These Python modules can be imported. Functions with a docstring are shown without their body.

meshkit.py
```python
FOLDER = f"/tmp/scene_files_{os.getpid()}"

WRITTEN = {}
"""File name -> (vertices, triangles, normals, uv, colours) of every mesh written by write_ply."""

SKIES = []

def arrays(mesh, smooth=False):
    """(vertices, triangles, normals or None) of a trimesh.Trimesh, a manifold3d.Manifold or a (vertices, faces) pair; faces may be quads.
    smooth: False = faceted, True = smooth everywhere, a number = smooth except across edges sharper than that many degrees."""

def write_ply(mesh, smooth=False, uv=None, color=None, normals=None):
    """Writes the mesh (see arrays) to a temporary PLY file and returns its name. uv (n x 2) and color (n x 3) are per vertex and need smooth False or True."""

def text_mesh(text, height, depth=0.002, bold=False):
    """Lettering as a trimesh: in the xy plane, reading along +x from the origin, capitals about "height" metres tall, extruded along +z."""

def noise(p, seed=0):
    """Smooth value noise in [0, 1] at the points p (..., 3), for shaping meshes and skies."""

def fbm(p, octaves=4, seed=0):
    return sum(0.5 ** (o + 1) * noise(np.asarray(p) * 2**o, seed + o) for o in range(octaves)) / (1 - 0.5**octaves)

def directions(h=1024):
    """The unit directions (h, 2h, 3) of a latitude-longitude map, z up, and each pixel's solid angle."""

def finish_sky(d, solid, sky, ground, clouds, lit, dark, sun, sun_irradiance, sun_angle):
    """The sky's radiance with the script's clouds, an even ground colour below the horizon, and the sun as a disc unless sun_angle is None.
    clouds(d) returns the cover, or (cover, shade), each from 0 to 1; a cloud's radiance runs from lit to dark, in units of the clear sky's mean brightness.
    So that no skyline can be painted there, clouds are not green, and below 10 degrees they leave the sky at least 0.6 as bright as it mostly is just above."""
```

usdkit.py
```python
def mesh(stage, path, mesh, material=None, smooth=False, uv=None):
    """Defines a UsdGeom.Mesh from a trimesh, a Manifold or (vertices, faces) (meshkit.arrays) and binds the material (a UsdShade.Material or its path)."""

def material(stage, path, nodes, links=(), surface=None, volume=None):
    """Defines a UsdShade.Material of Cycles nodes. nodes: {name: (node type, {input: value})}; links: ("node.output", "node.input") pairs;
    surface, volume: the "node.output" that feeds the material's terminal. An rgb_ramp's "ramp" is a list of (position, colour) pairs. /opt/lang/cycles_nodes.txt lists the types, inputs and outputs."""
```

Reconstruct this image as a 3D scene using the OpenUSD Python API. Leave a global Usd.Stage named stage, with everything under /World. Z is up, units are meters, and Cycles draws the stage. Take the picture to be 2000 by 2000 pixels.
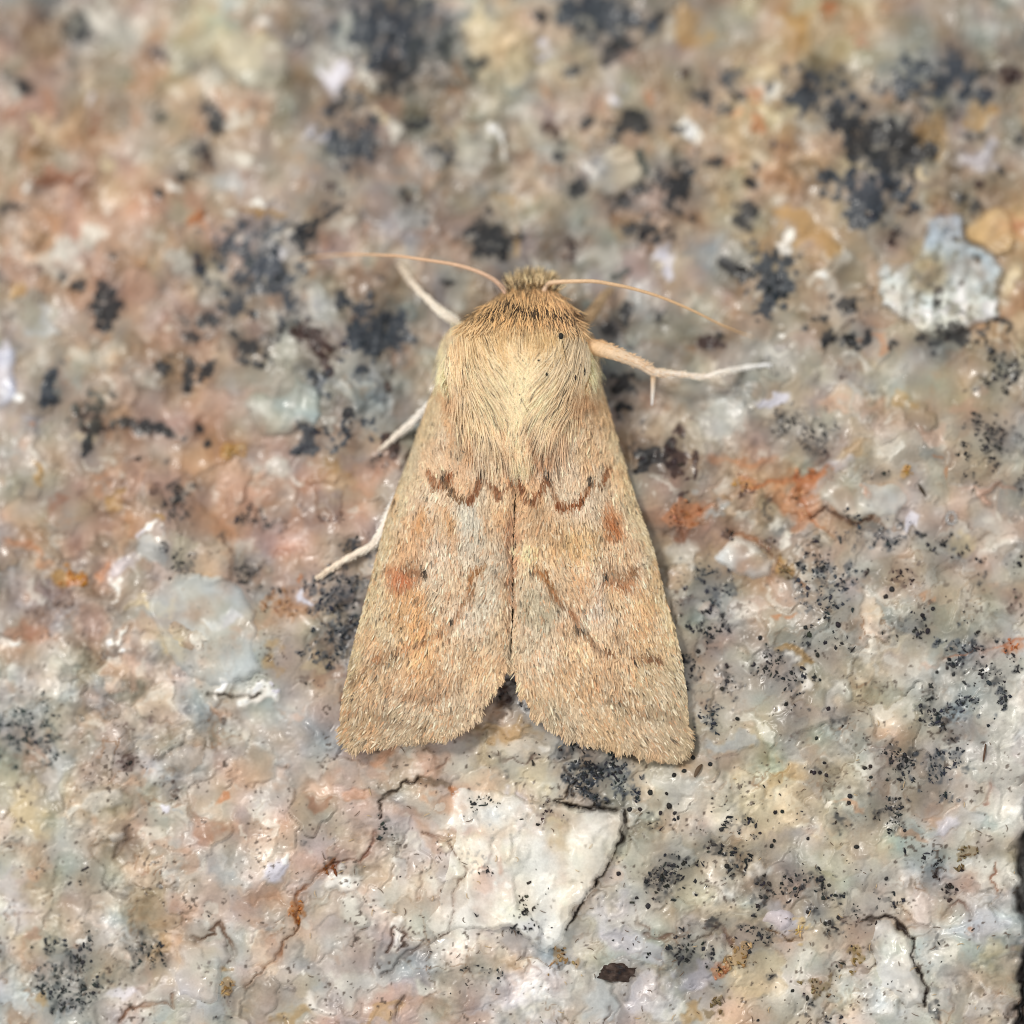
import math
import numpy as np, shapely, trimesh, usdkit
from scipy import ndimage
from scipy.interpolate import RectBivariateSpline
from scipy.spatial import cKDTree, Delaunay
from pxr import Usd, UsdGeom, UsdLux, UsdShade, Gf, Sdf, Vt

# ------------------------------------------------------------------ camera, sky, sun, exposure
# Work unit u = 0.021 mm; the frame is 2000 u (42 mm) wide at the plane of sharp focus, z = 0.
S = 2.1e-5
FOCAL, APERTURE = 150.0, 36.0
D = FOCAL / APERTURE * 2000          # camera height above the plane of focus, in u
stage = Usd.Stage.CreateInMemory()
UsdGeom.SetStageUpAxis(stage, "Z"); UsdGeom.SetStageMetersPerUnit(stage, 1.0)
UsdGeom.Xform.Define(stage, "/World"); UsdGeom.Scope.Define(stage, "/World/Looks")
cam = UsdGeom.Camera.Define(stage, "/World/camera")
cam.AddTranslateOp().Set(Gf.Vec3d(0, 0, D * S))
cam.CreateHorizontalApertureAttr(APERTURE); cam.CreateVerticalApertureAttr(APERTURE)
cam.CreateFocalLengthAttr(FOCAL); cam.CreateFocusDistanceAttr(D * S); cam.CreateFStopAttr(10.5)
cam.CreateClippingRangeAttr(Gf.Vec2f(0.01, 500.0))
cam.CreateExposureAttr(0.3)
SUN_EL, SUN_AZ = math.radians(46), math.radians(-50)      # azimuth from +y towards +x
sun_to = np.array([math.cos(SUN_EL) * math.sin(SUN_AZ), math.cos(SUN_EL) * math.cos(SUN_AZ), math.sin(SUN_EL)])
sky_mat = usdkit.material(stage, "/World/Looks/sky", {
    "sky": ("sky_texture", {"sky_type": "single_scattering", "sun_disc": False, "sun_elevation": SUN_EL, "sun_rotation": math.atan2(sun_to[0], sun_to[1])}),
    "co": ("texture_coordinate", {}),
    "nz": ("noise_texture", {"scale": 2.2, "detail": 5.0, "roughness": 0.55}),
    "cl": ("rgb_ramp", {"ramp": [(0.0, (8.6, 8.5, 8.4)), (0.45, (10.2, 10.1, 9.9)), (1.0, (13.5, 13.2, 12.8))]}),
    "mx": ("mix_color", {"fac": 0.93, "use_clamp": False}),
    "bg": ("background_shader", {"strength": 0.062})},
    [("co.generated", "nz.vector"), ("nz.fac", "cl.fac"), ("sky.color", "mx.a"), ("cl.color", "mx.b"), ("mx.result", "bg.color")], surface="bg.background")
sky = UsdLux.DomeLight.Define(stage, "/World/sky")
UsdShade.MaterialBindingAPI.Apply(sky.GetPrim()).Bind(sky_mat)
sky.GetPrim().SetCustomDataByKey("kind", "structure")
sun = UsdLux.DistantLight.Define(stage, "/World/sun")
sun.CreateNormalizeAttr(True); sun.CreateIntensityAttr(0.4); sun.CreateAngleAttr(11.0); sun.CreateColorAttr(Gf.Vec3f(1.0, 0.955, 0.89))
sun.AddOrientOp().Set(Gf.Quatf(Gf.Rotation(Gf.Vec3d(0, 0, 1), Gf.Vec3d(*map(float, sun_to))).GetQuat()))

# ------------------------------------------------------------------ small helpers
rng = np.random.default_rng(7)
lin = lambda c: np.where(np.asarray(c, float) / 255 <= 0.04045, np.asarray(c, float) / 255 / 12.92, ((np.asarray(c, float) / 255 + 0.055) / 1.055) ** 2.4)
ALBEDO = 0.86
def sst(a, b, x):
    t = np.clip((x - a) / (b - a), 0, 1); return t * t * (3 - 2 * t)
_tex = {}
def G(x, y, scale, seed=0):
    """Smooth random field, about N(0,1), feature size "scale" in u."""
    if seed not in _tex:
        t = ndimage.gaussian_filter(np.random.default_rng(1000 + seed).standard_normal((256, 256)), 1.6, mode="wrap"); _tex[seed] = t / t.std()
    k = 4.0 / scale
    return ndimage.map_coordinates(_tex[seed], [np.asarray(y) * k + 31.7 * seed, np.asarray(x) * k + 17.3 * seed], order=1, mode="grid-wrap")
def F(x, y, scale, seed=0, octaves=3):
    return sum(0.55 ** o * G(x, y, scale / 2.1 ** o, seed + o) for o in range(octaves)) / 1.2
def W(x, y, z):
    """Point of the place in metres from a position measured on the plane of focus and a height, both in u."""
    x, y, z = np.broadcast_arrays(np.asarray(x, float), np.asarray(y, float), np.asarray(z, float))
    s = (D - z) / D * S
    return np.stack([(x - 1000) * s, -(y - 1000) * s, z * S], -1)
_names = {}
def path(name, parent="/World"):
    k = (parent, name); n = _names.get(k, 0); _names[k] = n + 1
    return f"{parent}/{name}" + (f"_{n:03d}" if n else "")
def tag(prim, label=None, category=None, group=None, kind=None):
    p = prim.GetPrim() if hasattr(prim, "GetPrim") else prim
    for k, v in (("label", label), ("category", category), ("group", group), ("kind", kind)):
        if v: p.SetCustomDataByKey(k, v)
    return p
def put(name, v, f, mat, parent="/World", col=None, smooth=True, flip=False, **props):
    """One Mesh of the scene from vertices in metres, triangles and linear colours per vertex."""
    f = np.asarray(f)[:, ::-1] if flip else np.asarray(f)
    p = path(name, parent)
    m = usdkit.mesh(stage, p, (v, f), mat, smooth=smooth)
    if col is not None:
        pv = UsdGeom.PrimvarsAPI(m).CreatePrimvar("col", Sdf.ValueTypeNames.Color3fArray, "vertex")
        pv.Set(Vt.Vec3fArray.FromNumpy(np.asarray(col, np.float32)))
    tag(m, **props); return p
def xform(name, origin=None, **props):
    p = path(name); x = UsdGeom.Xform.Define(stage, p)
    tag(x, **props); return p

# ------------------------------------------------------------------ materials
def colour_mat(name, rough=(0.45, 0.75), bump=0.25, bscale=9000.0, spec=0.4, sss=0.0, sssr=(1, .8, .6), var=0.12, extra=None):
    nodes = {"a": ("attribute", {"attribute": "col"}), "g": ("geometry", {}),
             "n": ("noise_texture", {"scale": bscale, "detail": 2.0, "roughness": 0.62}),
             "n2": ("noise_texture", {"scale": bscale * 0.32, "detail": 1.0}),
             "v": ("map_range", {"from_min": 0.25, "from_max": 0.75, "to_min": 1 - var, "to_max": 1 + var}),
             "cm": ("vector_math", {"math_type": "scale"}),
             "r": ("map_range", {"from_min": 0.35, "from_max": 0.65, "to_min": rough[0], "to_max": rough[1]}),
             "b": ("bump", {"strength": bump, "distance": 3 * S}),
             "p": ("principled_bsdf", {"specular_ior_level": spec, "subsurface_weight": sss, "subsurface_scale": 14 * S, "subsurface_radius": sssr, **(extra or {})})}
    links = [("g.position", "n.vector"), ("g.position", "n2.vector"), ("n.fac", "v.value"), ("a.vector", "cm.vector1"), ("v.result", "cm.scale"),
             ("cm.vector", "p.base_color"), ("n2.fac", "r.value"), ("r.result", "p.roughness"), ("n.fac", "b.height"), ("b.normal", "p.normal")]
    return usdkit.material(stage, "/World/Looks/" + name, nodes, links, surface="p.BSDF")
M_ROCK = colour_mat("granite", rough=(0.25, 0.46), bump=0.12, spec=0.4, var=0.09)
M_CRYST = colour_mat("crystal", rough=(0.2, 0.4), bump=0.06, spec=0.35, var=0.06)
M_LICHEN = colour_mat("lichen", rough=(0.5, 0.8), bump=0.6, bscale=14000., spec=0.35, var=0.3)
M_CRUST = colour_mat("crust", rough=(0.6, 0.9), bump=0.7, bscale=14000., spec=0.25, var=0.25)
M_SCALE = colour_mat("wing_scale", rough=(0.5, 0.7), bump=0.0, spec=0.25, var=0.06, extra={"sheen_weight": 0.15, "sheen_roughness": 0.4})
M_HAIR = colour_mat("fur", rough=(0.45, 0.6), bump=0.0, spec=0.25, var=0.05, extra={"sheen_weight": 0.1})
M_LEG = colour_mat("leg", rough=(0.5, 0.7), bump=0.4, bscale=16000., spec=0.3, var=0.12)
M_SOIL = usdkit.material(stage, "/World/Looks/soil", {
    "g": ("geometry", {}), "n": ("noise_texture", {"scale": 9.0, "detail": 8.0}),
    "c": ("rgb_ramp", {"ramp": [(0.3, (0.05, 0.06, 0.025)), (0.55, (0.11, 0.10, 0.055)), (0.8, (0.17, 0.13, 0.08))]}),
    "p": ("principled_bsdf", {"roughness": 0.95})}, [("g.position", "n.vector"), ("n.fac", "c.fac"), ("c.color", "p.base_color")], surface="p.BSDF")
M_GLASSY = usdkit.material(stage, "/World/Looks/clear_droplet", {"p": ("principled_bsdf", {"base_color": (0.9, 0.92, 0.93), "roughness": 0.05, "transmission_weight": 0.85, "ior": 1.45})}, [], surface="p.BSDF")

# ------------------------------------------------------------------ the granite: what lies where
BASE = [  # sRGB of the stone every 250 u
 [(165,152,140),(160,152,138),(178,172,155),(128,124,118),(165,160,145),(142,136,130),(168,152,126),(172,156,132),(165,155,140)],
 [(175,149,132),(170,151,131),(172,155,135),(146,136,126),(172,160,142),(168,154,137),(174,154,124),(154,144,128),(155,142,122)],
 [(172,151,131),(174,148,130),(168,150,132),(162,150,137),(152,144,132),(162,152,140),(167,152,132),(162,147,127),(176,152,118)],
 [(172,165,156),(167,149,132),(170,146,128),(152,147,137),(160,152,140),(152,144,134),(167,157,142),(166,158,142),(166,158,140)],
 [(167,154,142),(177,151,131),(185,151,129),(167,152,137),(160,150,135),(160,142,124),(177,157,137),(181,166,150),(181,170,155)],
 [(167,160,150),(172,160,148),(172,170,162),(167,147,132),(160,150,140),(162,160,148),(172,164,152),(177,172,160),(186,180,167)],
 [(185,178,166),(181,172,161),(184,171,158),(186,170,156),(196,184,166),(184,176,160),(181,173,154),(176,170,156),(193,193,187)],
 [(189,182,172),(180,172,160),(187,174,162),(188,176,166),(208,200,188),(180,178,168),(188,179,162),(189,180,165),(182,180,172)],
 [(185,180,170),(181,178,170),(185,178,168),(180,170,165),(189,180,172),(185,178,172),(193,184,166),(189,184,174),(172,163,150)]]
BASE = np.array(BASE, float)
_sp = [RectBivariateSpline(np.arange(9) * 250., np.arange(9) * 250., BASE[..., k], kx=3, ky=3) for k in range(3)]
C = dict(W=(214,212,202), B=(236,234,228), G=(190,190,182), P=(198,158,136), O=(202,124,74), R=(160,98,68), C=(216,202,166), L=(206,206,220),
         Y=(182,144,88), Q=(150,150,135), T=(156,161,152), N=(122,100,84), X=(180,140,110), S=(176,168,146), U=(172,178,180), D=(70,62,58), E=(218,200,160), H=(198,198,190))
BLOBS = """217 40 80 30 10 W .7;254 83 40 30 0 G .6;471 101 60 50 20 C .7;507 43 16 14 0 B .7;558 90 11 10 0 B .9;667 152 22 26 0 L .7;177 206 12 16 0 L .7;76 145 36 40 0 P .5
22 177 25 14 20 W .7;14 220 20 10 20 R .8;87 254 12 16 0 C .8;11 308 40 60 0 S .7;105 340 32 14 15 R .75;62 348 13 11 0 B .8;185 257 20 10 30 R .6;206 286 30 18 0 X .6;442 225 28 15 20 W .9
616 261 24 12 -30 L .8;489 304 20 14 -30 W .8;449 348 30 25 0 U .7;341 370 19 9 -10 B .9;518 391 13 12 0 B .9;475 413 14 12 0 W .8;388 428 13 19 -20 O 1;384 391 26 24 0 P .6;518 413 26 10 10 Y .7
203 326 20 14 0 C .6;94 431 42 26 20 X .7;181 467 20 22 0 W .8;127 482 36 18 0 G .8;283 562 26 42 -30 P .8;261 616 32 32 0 X .6;29 572 14 26 0 Y .7;362 525 36 22 0 G .7;514 518 16 26 20 L .6
659 514 32 15 0 W .7;348 428 30 24 0 S .6;72 598 30 24 0 Q .6;83 630 30 16 0 U .7;7 685 22 20 0 L .8
882 7 26 18 0 P .5;932 22 20 30 0 C .7;976 72 60 62 0 E .5;1070 96 20 13 -10 L .9;1012 134 34 30 0 C .5;1215 54 34 14 -25 W .8;1197 163 11 10 0 L .8;1273 188 14 19 0 O .6;1338 29 36 26 0 Y .6
715 145 16 15 0 W .8;664 145 22 24 0 L .7;733 225 30 14 30 C .8;770 268 22 24 -20 W .9;968 262 7 20 -25 B 1;976 285 9 22 -10 B .9;1005 283 12 8 0 W .6;1009 214 26 12 0 G .7
1161 348 13 14 0 B .9;1335 261 24 12 10 W .9;802 435 40 32 0 U .7;914 308 28 42 0 G .5;1298 507 22 28 0 L .8;1168 504 36 26 0 G .7;994 398 42 11 0 Y .6;1067 181 9 11 0 O .5;1034 507 12 20 0 W .7
722 453 22 14 0 P .6;1157 203 30 26 0 P .4;993 470 14 26 0 Y .6;994 417 34 30 0 S .5;740 560 60 40 0 N .35;700 540 50 30 20 R .25;900 560 30 24 0 G .6
1612 11 22 16 0 O .8;1554 65 50 18 40 Y .8;1604 72 45 50 0 S .5;1688 80 15 15 0 R .6;1354 72 36 26 0 Y .6;1314 72 22 26 0 W .5;1481 134 42 20 0 C .7;1485 176 28 17 20 W .9;1463 185 16 18 0 O .6;1481 205 40 7 -5 Y .8
1514 217 38 22 0 C .8;1474 246 26 14 0 O .7;1420 225 14 12 0 O .6;1354 265 32 14 12 B .9;1430 312 28 24 0 X .7;1735 225 30 15 0 H .6;1916 217 26 22 0 Y .7;1825 275 34 36 0 Y .6;1789 348 32 14 -20 E .8
1662 319 38 15 10 E .7;1916 315 30 34 30 L .6;1554 435 42 20 10 Y .7;1601 471 42 26 30 Y .7;1550 475 22 9 0 B .9;1641 485 7 7 0 B .9;1608 533 20 13 0 B .8;1988 438 20 18 0 R .7;1977 543 28 34 0 C .7;1963 616 26 16 0 X .7
1307 507 22 24 0 L .7;1445 496 26 22 0 G .7;1528 685 24 10 0 W .7;1720 652 17 16 0 O .6;1764 645 46 28 20 S .7;1347 616 60 50 0 Q .6;1662 688 22 10 0 W .8;1960 160 60 50 0 G .3;1640 150 60 30 0 G .3
1677 697 38 10 30 W .8;1514 777 40 12 -5 L .95;1409 831 100 56 -20 H .35;1640 795 30 10 0 P .5;1695 788 22 18 0 P .5;1767 788 22 16 0 Y .5;1880 788 26 16 0 P .5;1822 835 44 16 0 P .6;1814 882 12 8 0 O .5;1847 925 10 22 0 O .6
1662 882 36 26 0 Y .4;1644 911 36 18 0 L .5;1590 929 44 15 -10 O .85;1452 896 72 10 8 O .5;1560 975 46 30 20 O .6;1500 930 50 30 0 X .5;1463 940 30 15 20 O .6;1333 1001 42 22 -5 O .45;1322 1034 30 16 0 R .7;1702 951 6 6 0 O 1
1401 998 13 20 0 U .8;1445 1020 22 20 0 W .7;1322 1078 36 32 0 W .6;1539 1034 20 15 0 W .9;1532 1059 18 14 0 W .8;1583 1117 26 13 0 W .7;1695 1117 36 28 0 H .8;1778 1030 20 13 0 L .8;1532 1106 13 20 0 Y .8;1488 1081 6 6 0 O 1
1626 1049 24 34 0 P .45;1383 1197 28 16 10 H .9;1517 1208 16 9 -30 O .7;1561 1288 30 15 30 Y .7;1684 1273 32 20 0 W .7;1554 1327 10 26 -25 B .8;1807 1157 10 10 0 O .4;1880 1067 30 20 -20 E .7;1880 1193 90 56 0 S .4;1974 1262 28 11 -10 O .7
1970 1320 56 44 0 H .8;1938 969 44 9 5 P .8;1807 1298 22 12 0 P .5;1430 1040 60 20 30 N .4;1500 1000 30 20 0 E .5;1740 880 50 60 0 H .3;1500 700 90 40 0 H .3;1555 1010 20 30 -20 O .5
1963 1455 44 130 0 H .8;1970 1582 34 40 0 W .6;1427 1455 38 15 5 U .7;1525 1524 48 18 -25 Y .5;1626 1575 11 10 0 B 1;1610 1560 8 6 0 B .8;1666 1582 28 9 20 O .5;1517 1575 130 46 10 E .5;1775 1636 24 14 20 O .45;1492 1694 28 15 0 B .6;1626 1683 44 20 0 W .5
1572 1749 24 22 0 W .7;1525 1796 42 32 10 L .7;1474 1922 60 42 20 E .45;1517 1966 50 30 0 H .5;1952 1712 40 36 0 W .7;1833 1853 28 30 0 W .5;1909 1814 60 32 -10 L .4;1890 1825 8 7 0 O .7;1945 1864 30 20 0 C .5;1354 1915 36 22 0 L .6
1583 1886 16 20 0 W .8;1822 1585 24 14 0 X .6;1843 1604 26 20 0 L .6;1760 1960 50 30 0 W .4;1380 1570 60 50 0 H .4;1300 1520 60 40 0 H .5;1460 1600 40 60 0 C .3;1690 1770 60 34 0 H .4;1420 1780 90 30 0 E .25
40 1400 30 20 0 H .5;110 1470 36 30 0 U .6;50 1580 36 50 0 E .7;40 1620 24 26 0 W .6;155 1570 26 20 0 W .8;205 1572 30 18 0 B .5;322 1570 13 13 0 L .9;352 1582 10 10 0 U .8;395 1610 26 34 20 R .45;380 1560 30 16 0 P .3;455 1556 11 9 0 O .8;500 1500 30 40 20 X .4;640 1540 40 26 0 P .35
630 1570 14 10 0 R .5;540 1685 28 26 0 L .95;560 1670 14 12 0 B .7;330 1655 40 16 20 X .5;310 1700 60 40 0 P .25;450 1720 40 20 0 U .5;520 1780 60 26 10 X .35;30 1750 24 60 0 L .4;90 1730 60 40 0 S .5;60 1830 24 14 30 R .4
290 1790 36 30 0 X .35;300 1780 50 50 0 Y .25;660 1730 40 22 30 B .8;690 1790 26 20 0 W .7;590 1930 30 30 0 S .5;620 1970 36 22 0 B .6;240 1900 36 36 0 T .5;240 1945 26 14 0 L .6;160 1960 50 20 0 W .6;160 1832 11 12 0 B .9;420 1830 60 26 0 U .5;300 1860 20 30 0 Y .4;90 1950 14 12 0 Y .6
590 1905 8 10 0 B .8;575 1990 50 14 0 Y .5;30 1900 30 30 0 H .5;515 1360 34 13 10 B 1;540 1362 14 14 0 B .7;430 1375 20 8 0 W .6;580 1395 16 16 0 P .6;440 1385 24 20 0 O .35;690 1400 20 22 0 O .35
14 775 26 12 -10 B 1;155 735 14 30 10 T .5;115 745 8 34 12 T .9;50 850 16 12 0 O .5;175 855 22 10 0 C .6;65 920 13 22 0 Y .7;215 970 13 28 10 Y .7;120 975 22 16 30 R .5;115 1000 22 10 30 X .5;255 940 34 40 0 X .5;280 1000 50 34 0 P .4
470 960 44 60 -25 P .6;490 985 30 34 0 P .6;355 700 60 40 40 X .45;430 790 60 40 0 P .5;455 875 30 16 10 Y .8;460 875 22 5 15 B .7;540 930 36 32 0 H .7;580 950 10 8 0 B .8;650 940 34 40 0 E .35;640 900 20 20 0 Y .4;540 1075 30 20 0 R .4
60 1080 60 16 20 O .5;140 1130 26 20 30 Y .8;160 1140 16 14 0 O .8;200 1120 14 12 0 O .6;240 1100 24 16 -15 L .6;235 1128 13 8 0 B .9;228 1150 12 6 -30 B .8;210 1165 9 7 0 B .8;290 1090 22 34 0 U .7;290 1033 9 8 0 B .9;280 1045 12 10 0 L .8
305 1010 16 10 0 Y .8;360 1070 34 26 0 S .8;40 1230 30 26 30 R .5;20 1260 30 20 0 B .5;30 1262 9 9 0 B 1;170 1230 36 36 0 P .5;225 1243 16 7 0 B .9;250 1240 9 7 0 B .8;255 1274 7 10 0 B .9;240 1310 34 28 20 P .6;560 1180 50 30 20 X .4;590 1200 26 20 0 X .6;600 1165 9 11 0 L 1;585 1132 8 10 0 O .8
400 1222 18 14 0 B .9;440 1210 28 18 0 L .7;300 1180 40 14 5 E .7;330 1245 40 40 0 C .4;345 1275 30 18 20 C .6;440 1260 18 20 0 X .5;435 1330 9 14 -25 B 1;525 1345 10 8 0 L 1;520 1280 24 20 0 Y .5;640 1320 40 20 0 R .3;610 1290 30 16 0 E .5;90 1300 50 60 0 H .4
575 750 120 88 -10 T .7;500 800 30 16 20 W .7;640 720 26 30 0 W .5;560 700 60 30 0 Q .4;620 620 50 30 0 H .3;600 760 30 20 0 U .6;730 800 40 40 0 U .5;640 760 30 20 0 U .5;690 700 30 30 0 H .4;660 830 24 12 -20 H .7;200 700 50 20 0 H .5;260 760 40 40 0 P .3;420 560 40 30 0 G .5
1190 560 24 30 0 X .5;1160 610 26 30 0 X .5;1300 640 30 30 0 Q .4;1270 700 40 30 0 U .4;1300 780 50 40 0 H .3;1350 860 60 30 -15 S .5;1275 880 40 34 0 N .3;1330 950 16 12 0 U .6
975 1408 40 18 0 B .0;985 1402 10 7 0 B 1;960 1390 40 26 0 X .6;980 1430 60 12 -10 Y .5;985 1360 26 40 0 N .5;880 1480 50 30 0 H .4;940 1470 40 26 0 E .5;1010 1470 50 30 0 H .5;1045 1450 14 12 0 B .6;1060 1500 40 34 0 E .4;1130 1490 20 44 -12 W .9;850 1490 30 26 0 R .35;720 1490 60 24 30 P .4
745 1480 20 14 0 O .5;830 1480 26 20 0 P .4;836 1540 14 10 20 O .9;896 1537 9 8 0 O .9;880 1560 60 16 10 O .35;820 1555 40 30 0 W .6;925 1570 34 18 20 B .6;1000 1560 26 20 0 L .7;900 1590 36 20 20 B .7;1090 1590 30 24 0 X .5;1105 1640 24 30 0 Y .4;1150 1630 26 40 30 B .6
905 1650 60 24 30 E .4;850 1650 44 14 35 X .5;960 1730 40 24 0 P .6;975 1732 16 16 0 B .9;980 1690 9 9 0 O .9;950 1690 9 8 0 R .6;900 1780 40 40 0 B .6;1080 1800 26 60 -5 B .95;1000 1790 24 20 0 L .7;1055 1700 40 30 0 H .5;1090 1620 14 12 0 E .6;1140 1690 40 50 0 W .7
770 1835 14 24 10 B .9;720 1870 60 40 0 N .3;770 1890 50 24 -10 U .6;700 1920 50 40 0 H .6;815 1930 26 22 0 H .9;900 1920 60 40 0 N .25;1030 1930 80 40 0 L .5;1050 1945 40 12 20 B .5;1140 1920 50 40 0 U .5;1200 1795 50 40 0 L .5;1240 1790 40 30 0 H .5;1240 1850 60 30 30 L .5;1166 1935 28 20 0 U .7
1260 1950 50 40 0 L .5;1340 1980 20 14 0 Y .6;740 1985 40 12 0 Y .5;900 1990 50 20 0 X .4;690 1680 60 30 0 P .25;680 1600 60 50 0 P .28;700 1560 30 20 0 O .4;1290 1680 60 60 0 H .3;1310 1560 40 60 0 H .4;1310 1990 30 16 0 B .4"""
BLOBS = [tuple(b.split()) for line in BLOBS.splitlines() for b in line.split(";") if b.strip()]
BLOBS = [(*map(float, b[:5]), C[b[5]], float(b[6])) for b in BLOBS]
_r = np.random.default_rng(11)
CELL = _r.uniform(-500, 2500, (3600, 2)); CELL_T = cKDTree(CELL); CELL_C = _r.standard_normal((3600, 4))
CELL_K = np.random.default_rng(12).standard_normal((4000, 2))
CELL2 = _r.uniform(-500, 2500, (24000, 2)); CELL2_T = cKDTree(CELL2); CELL2_C = _r.standard_normal((24000, 4))

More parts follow.
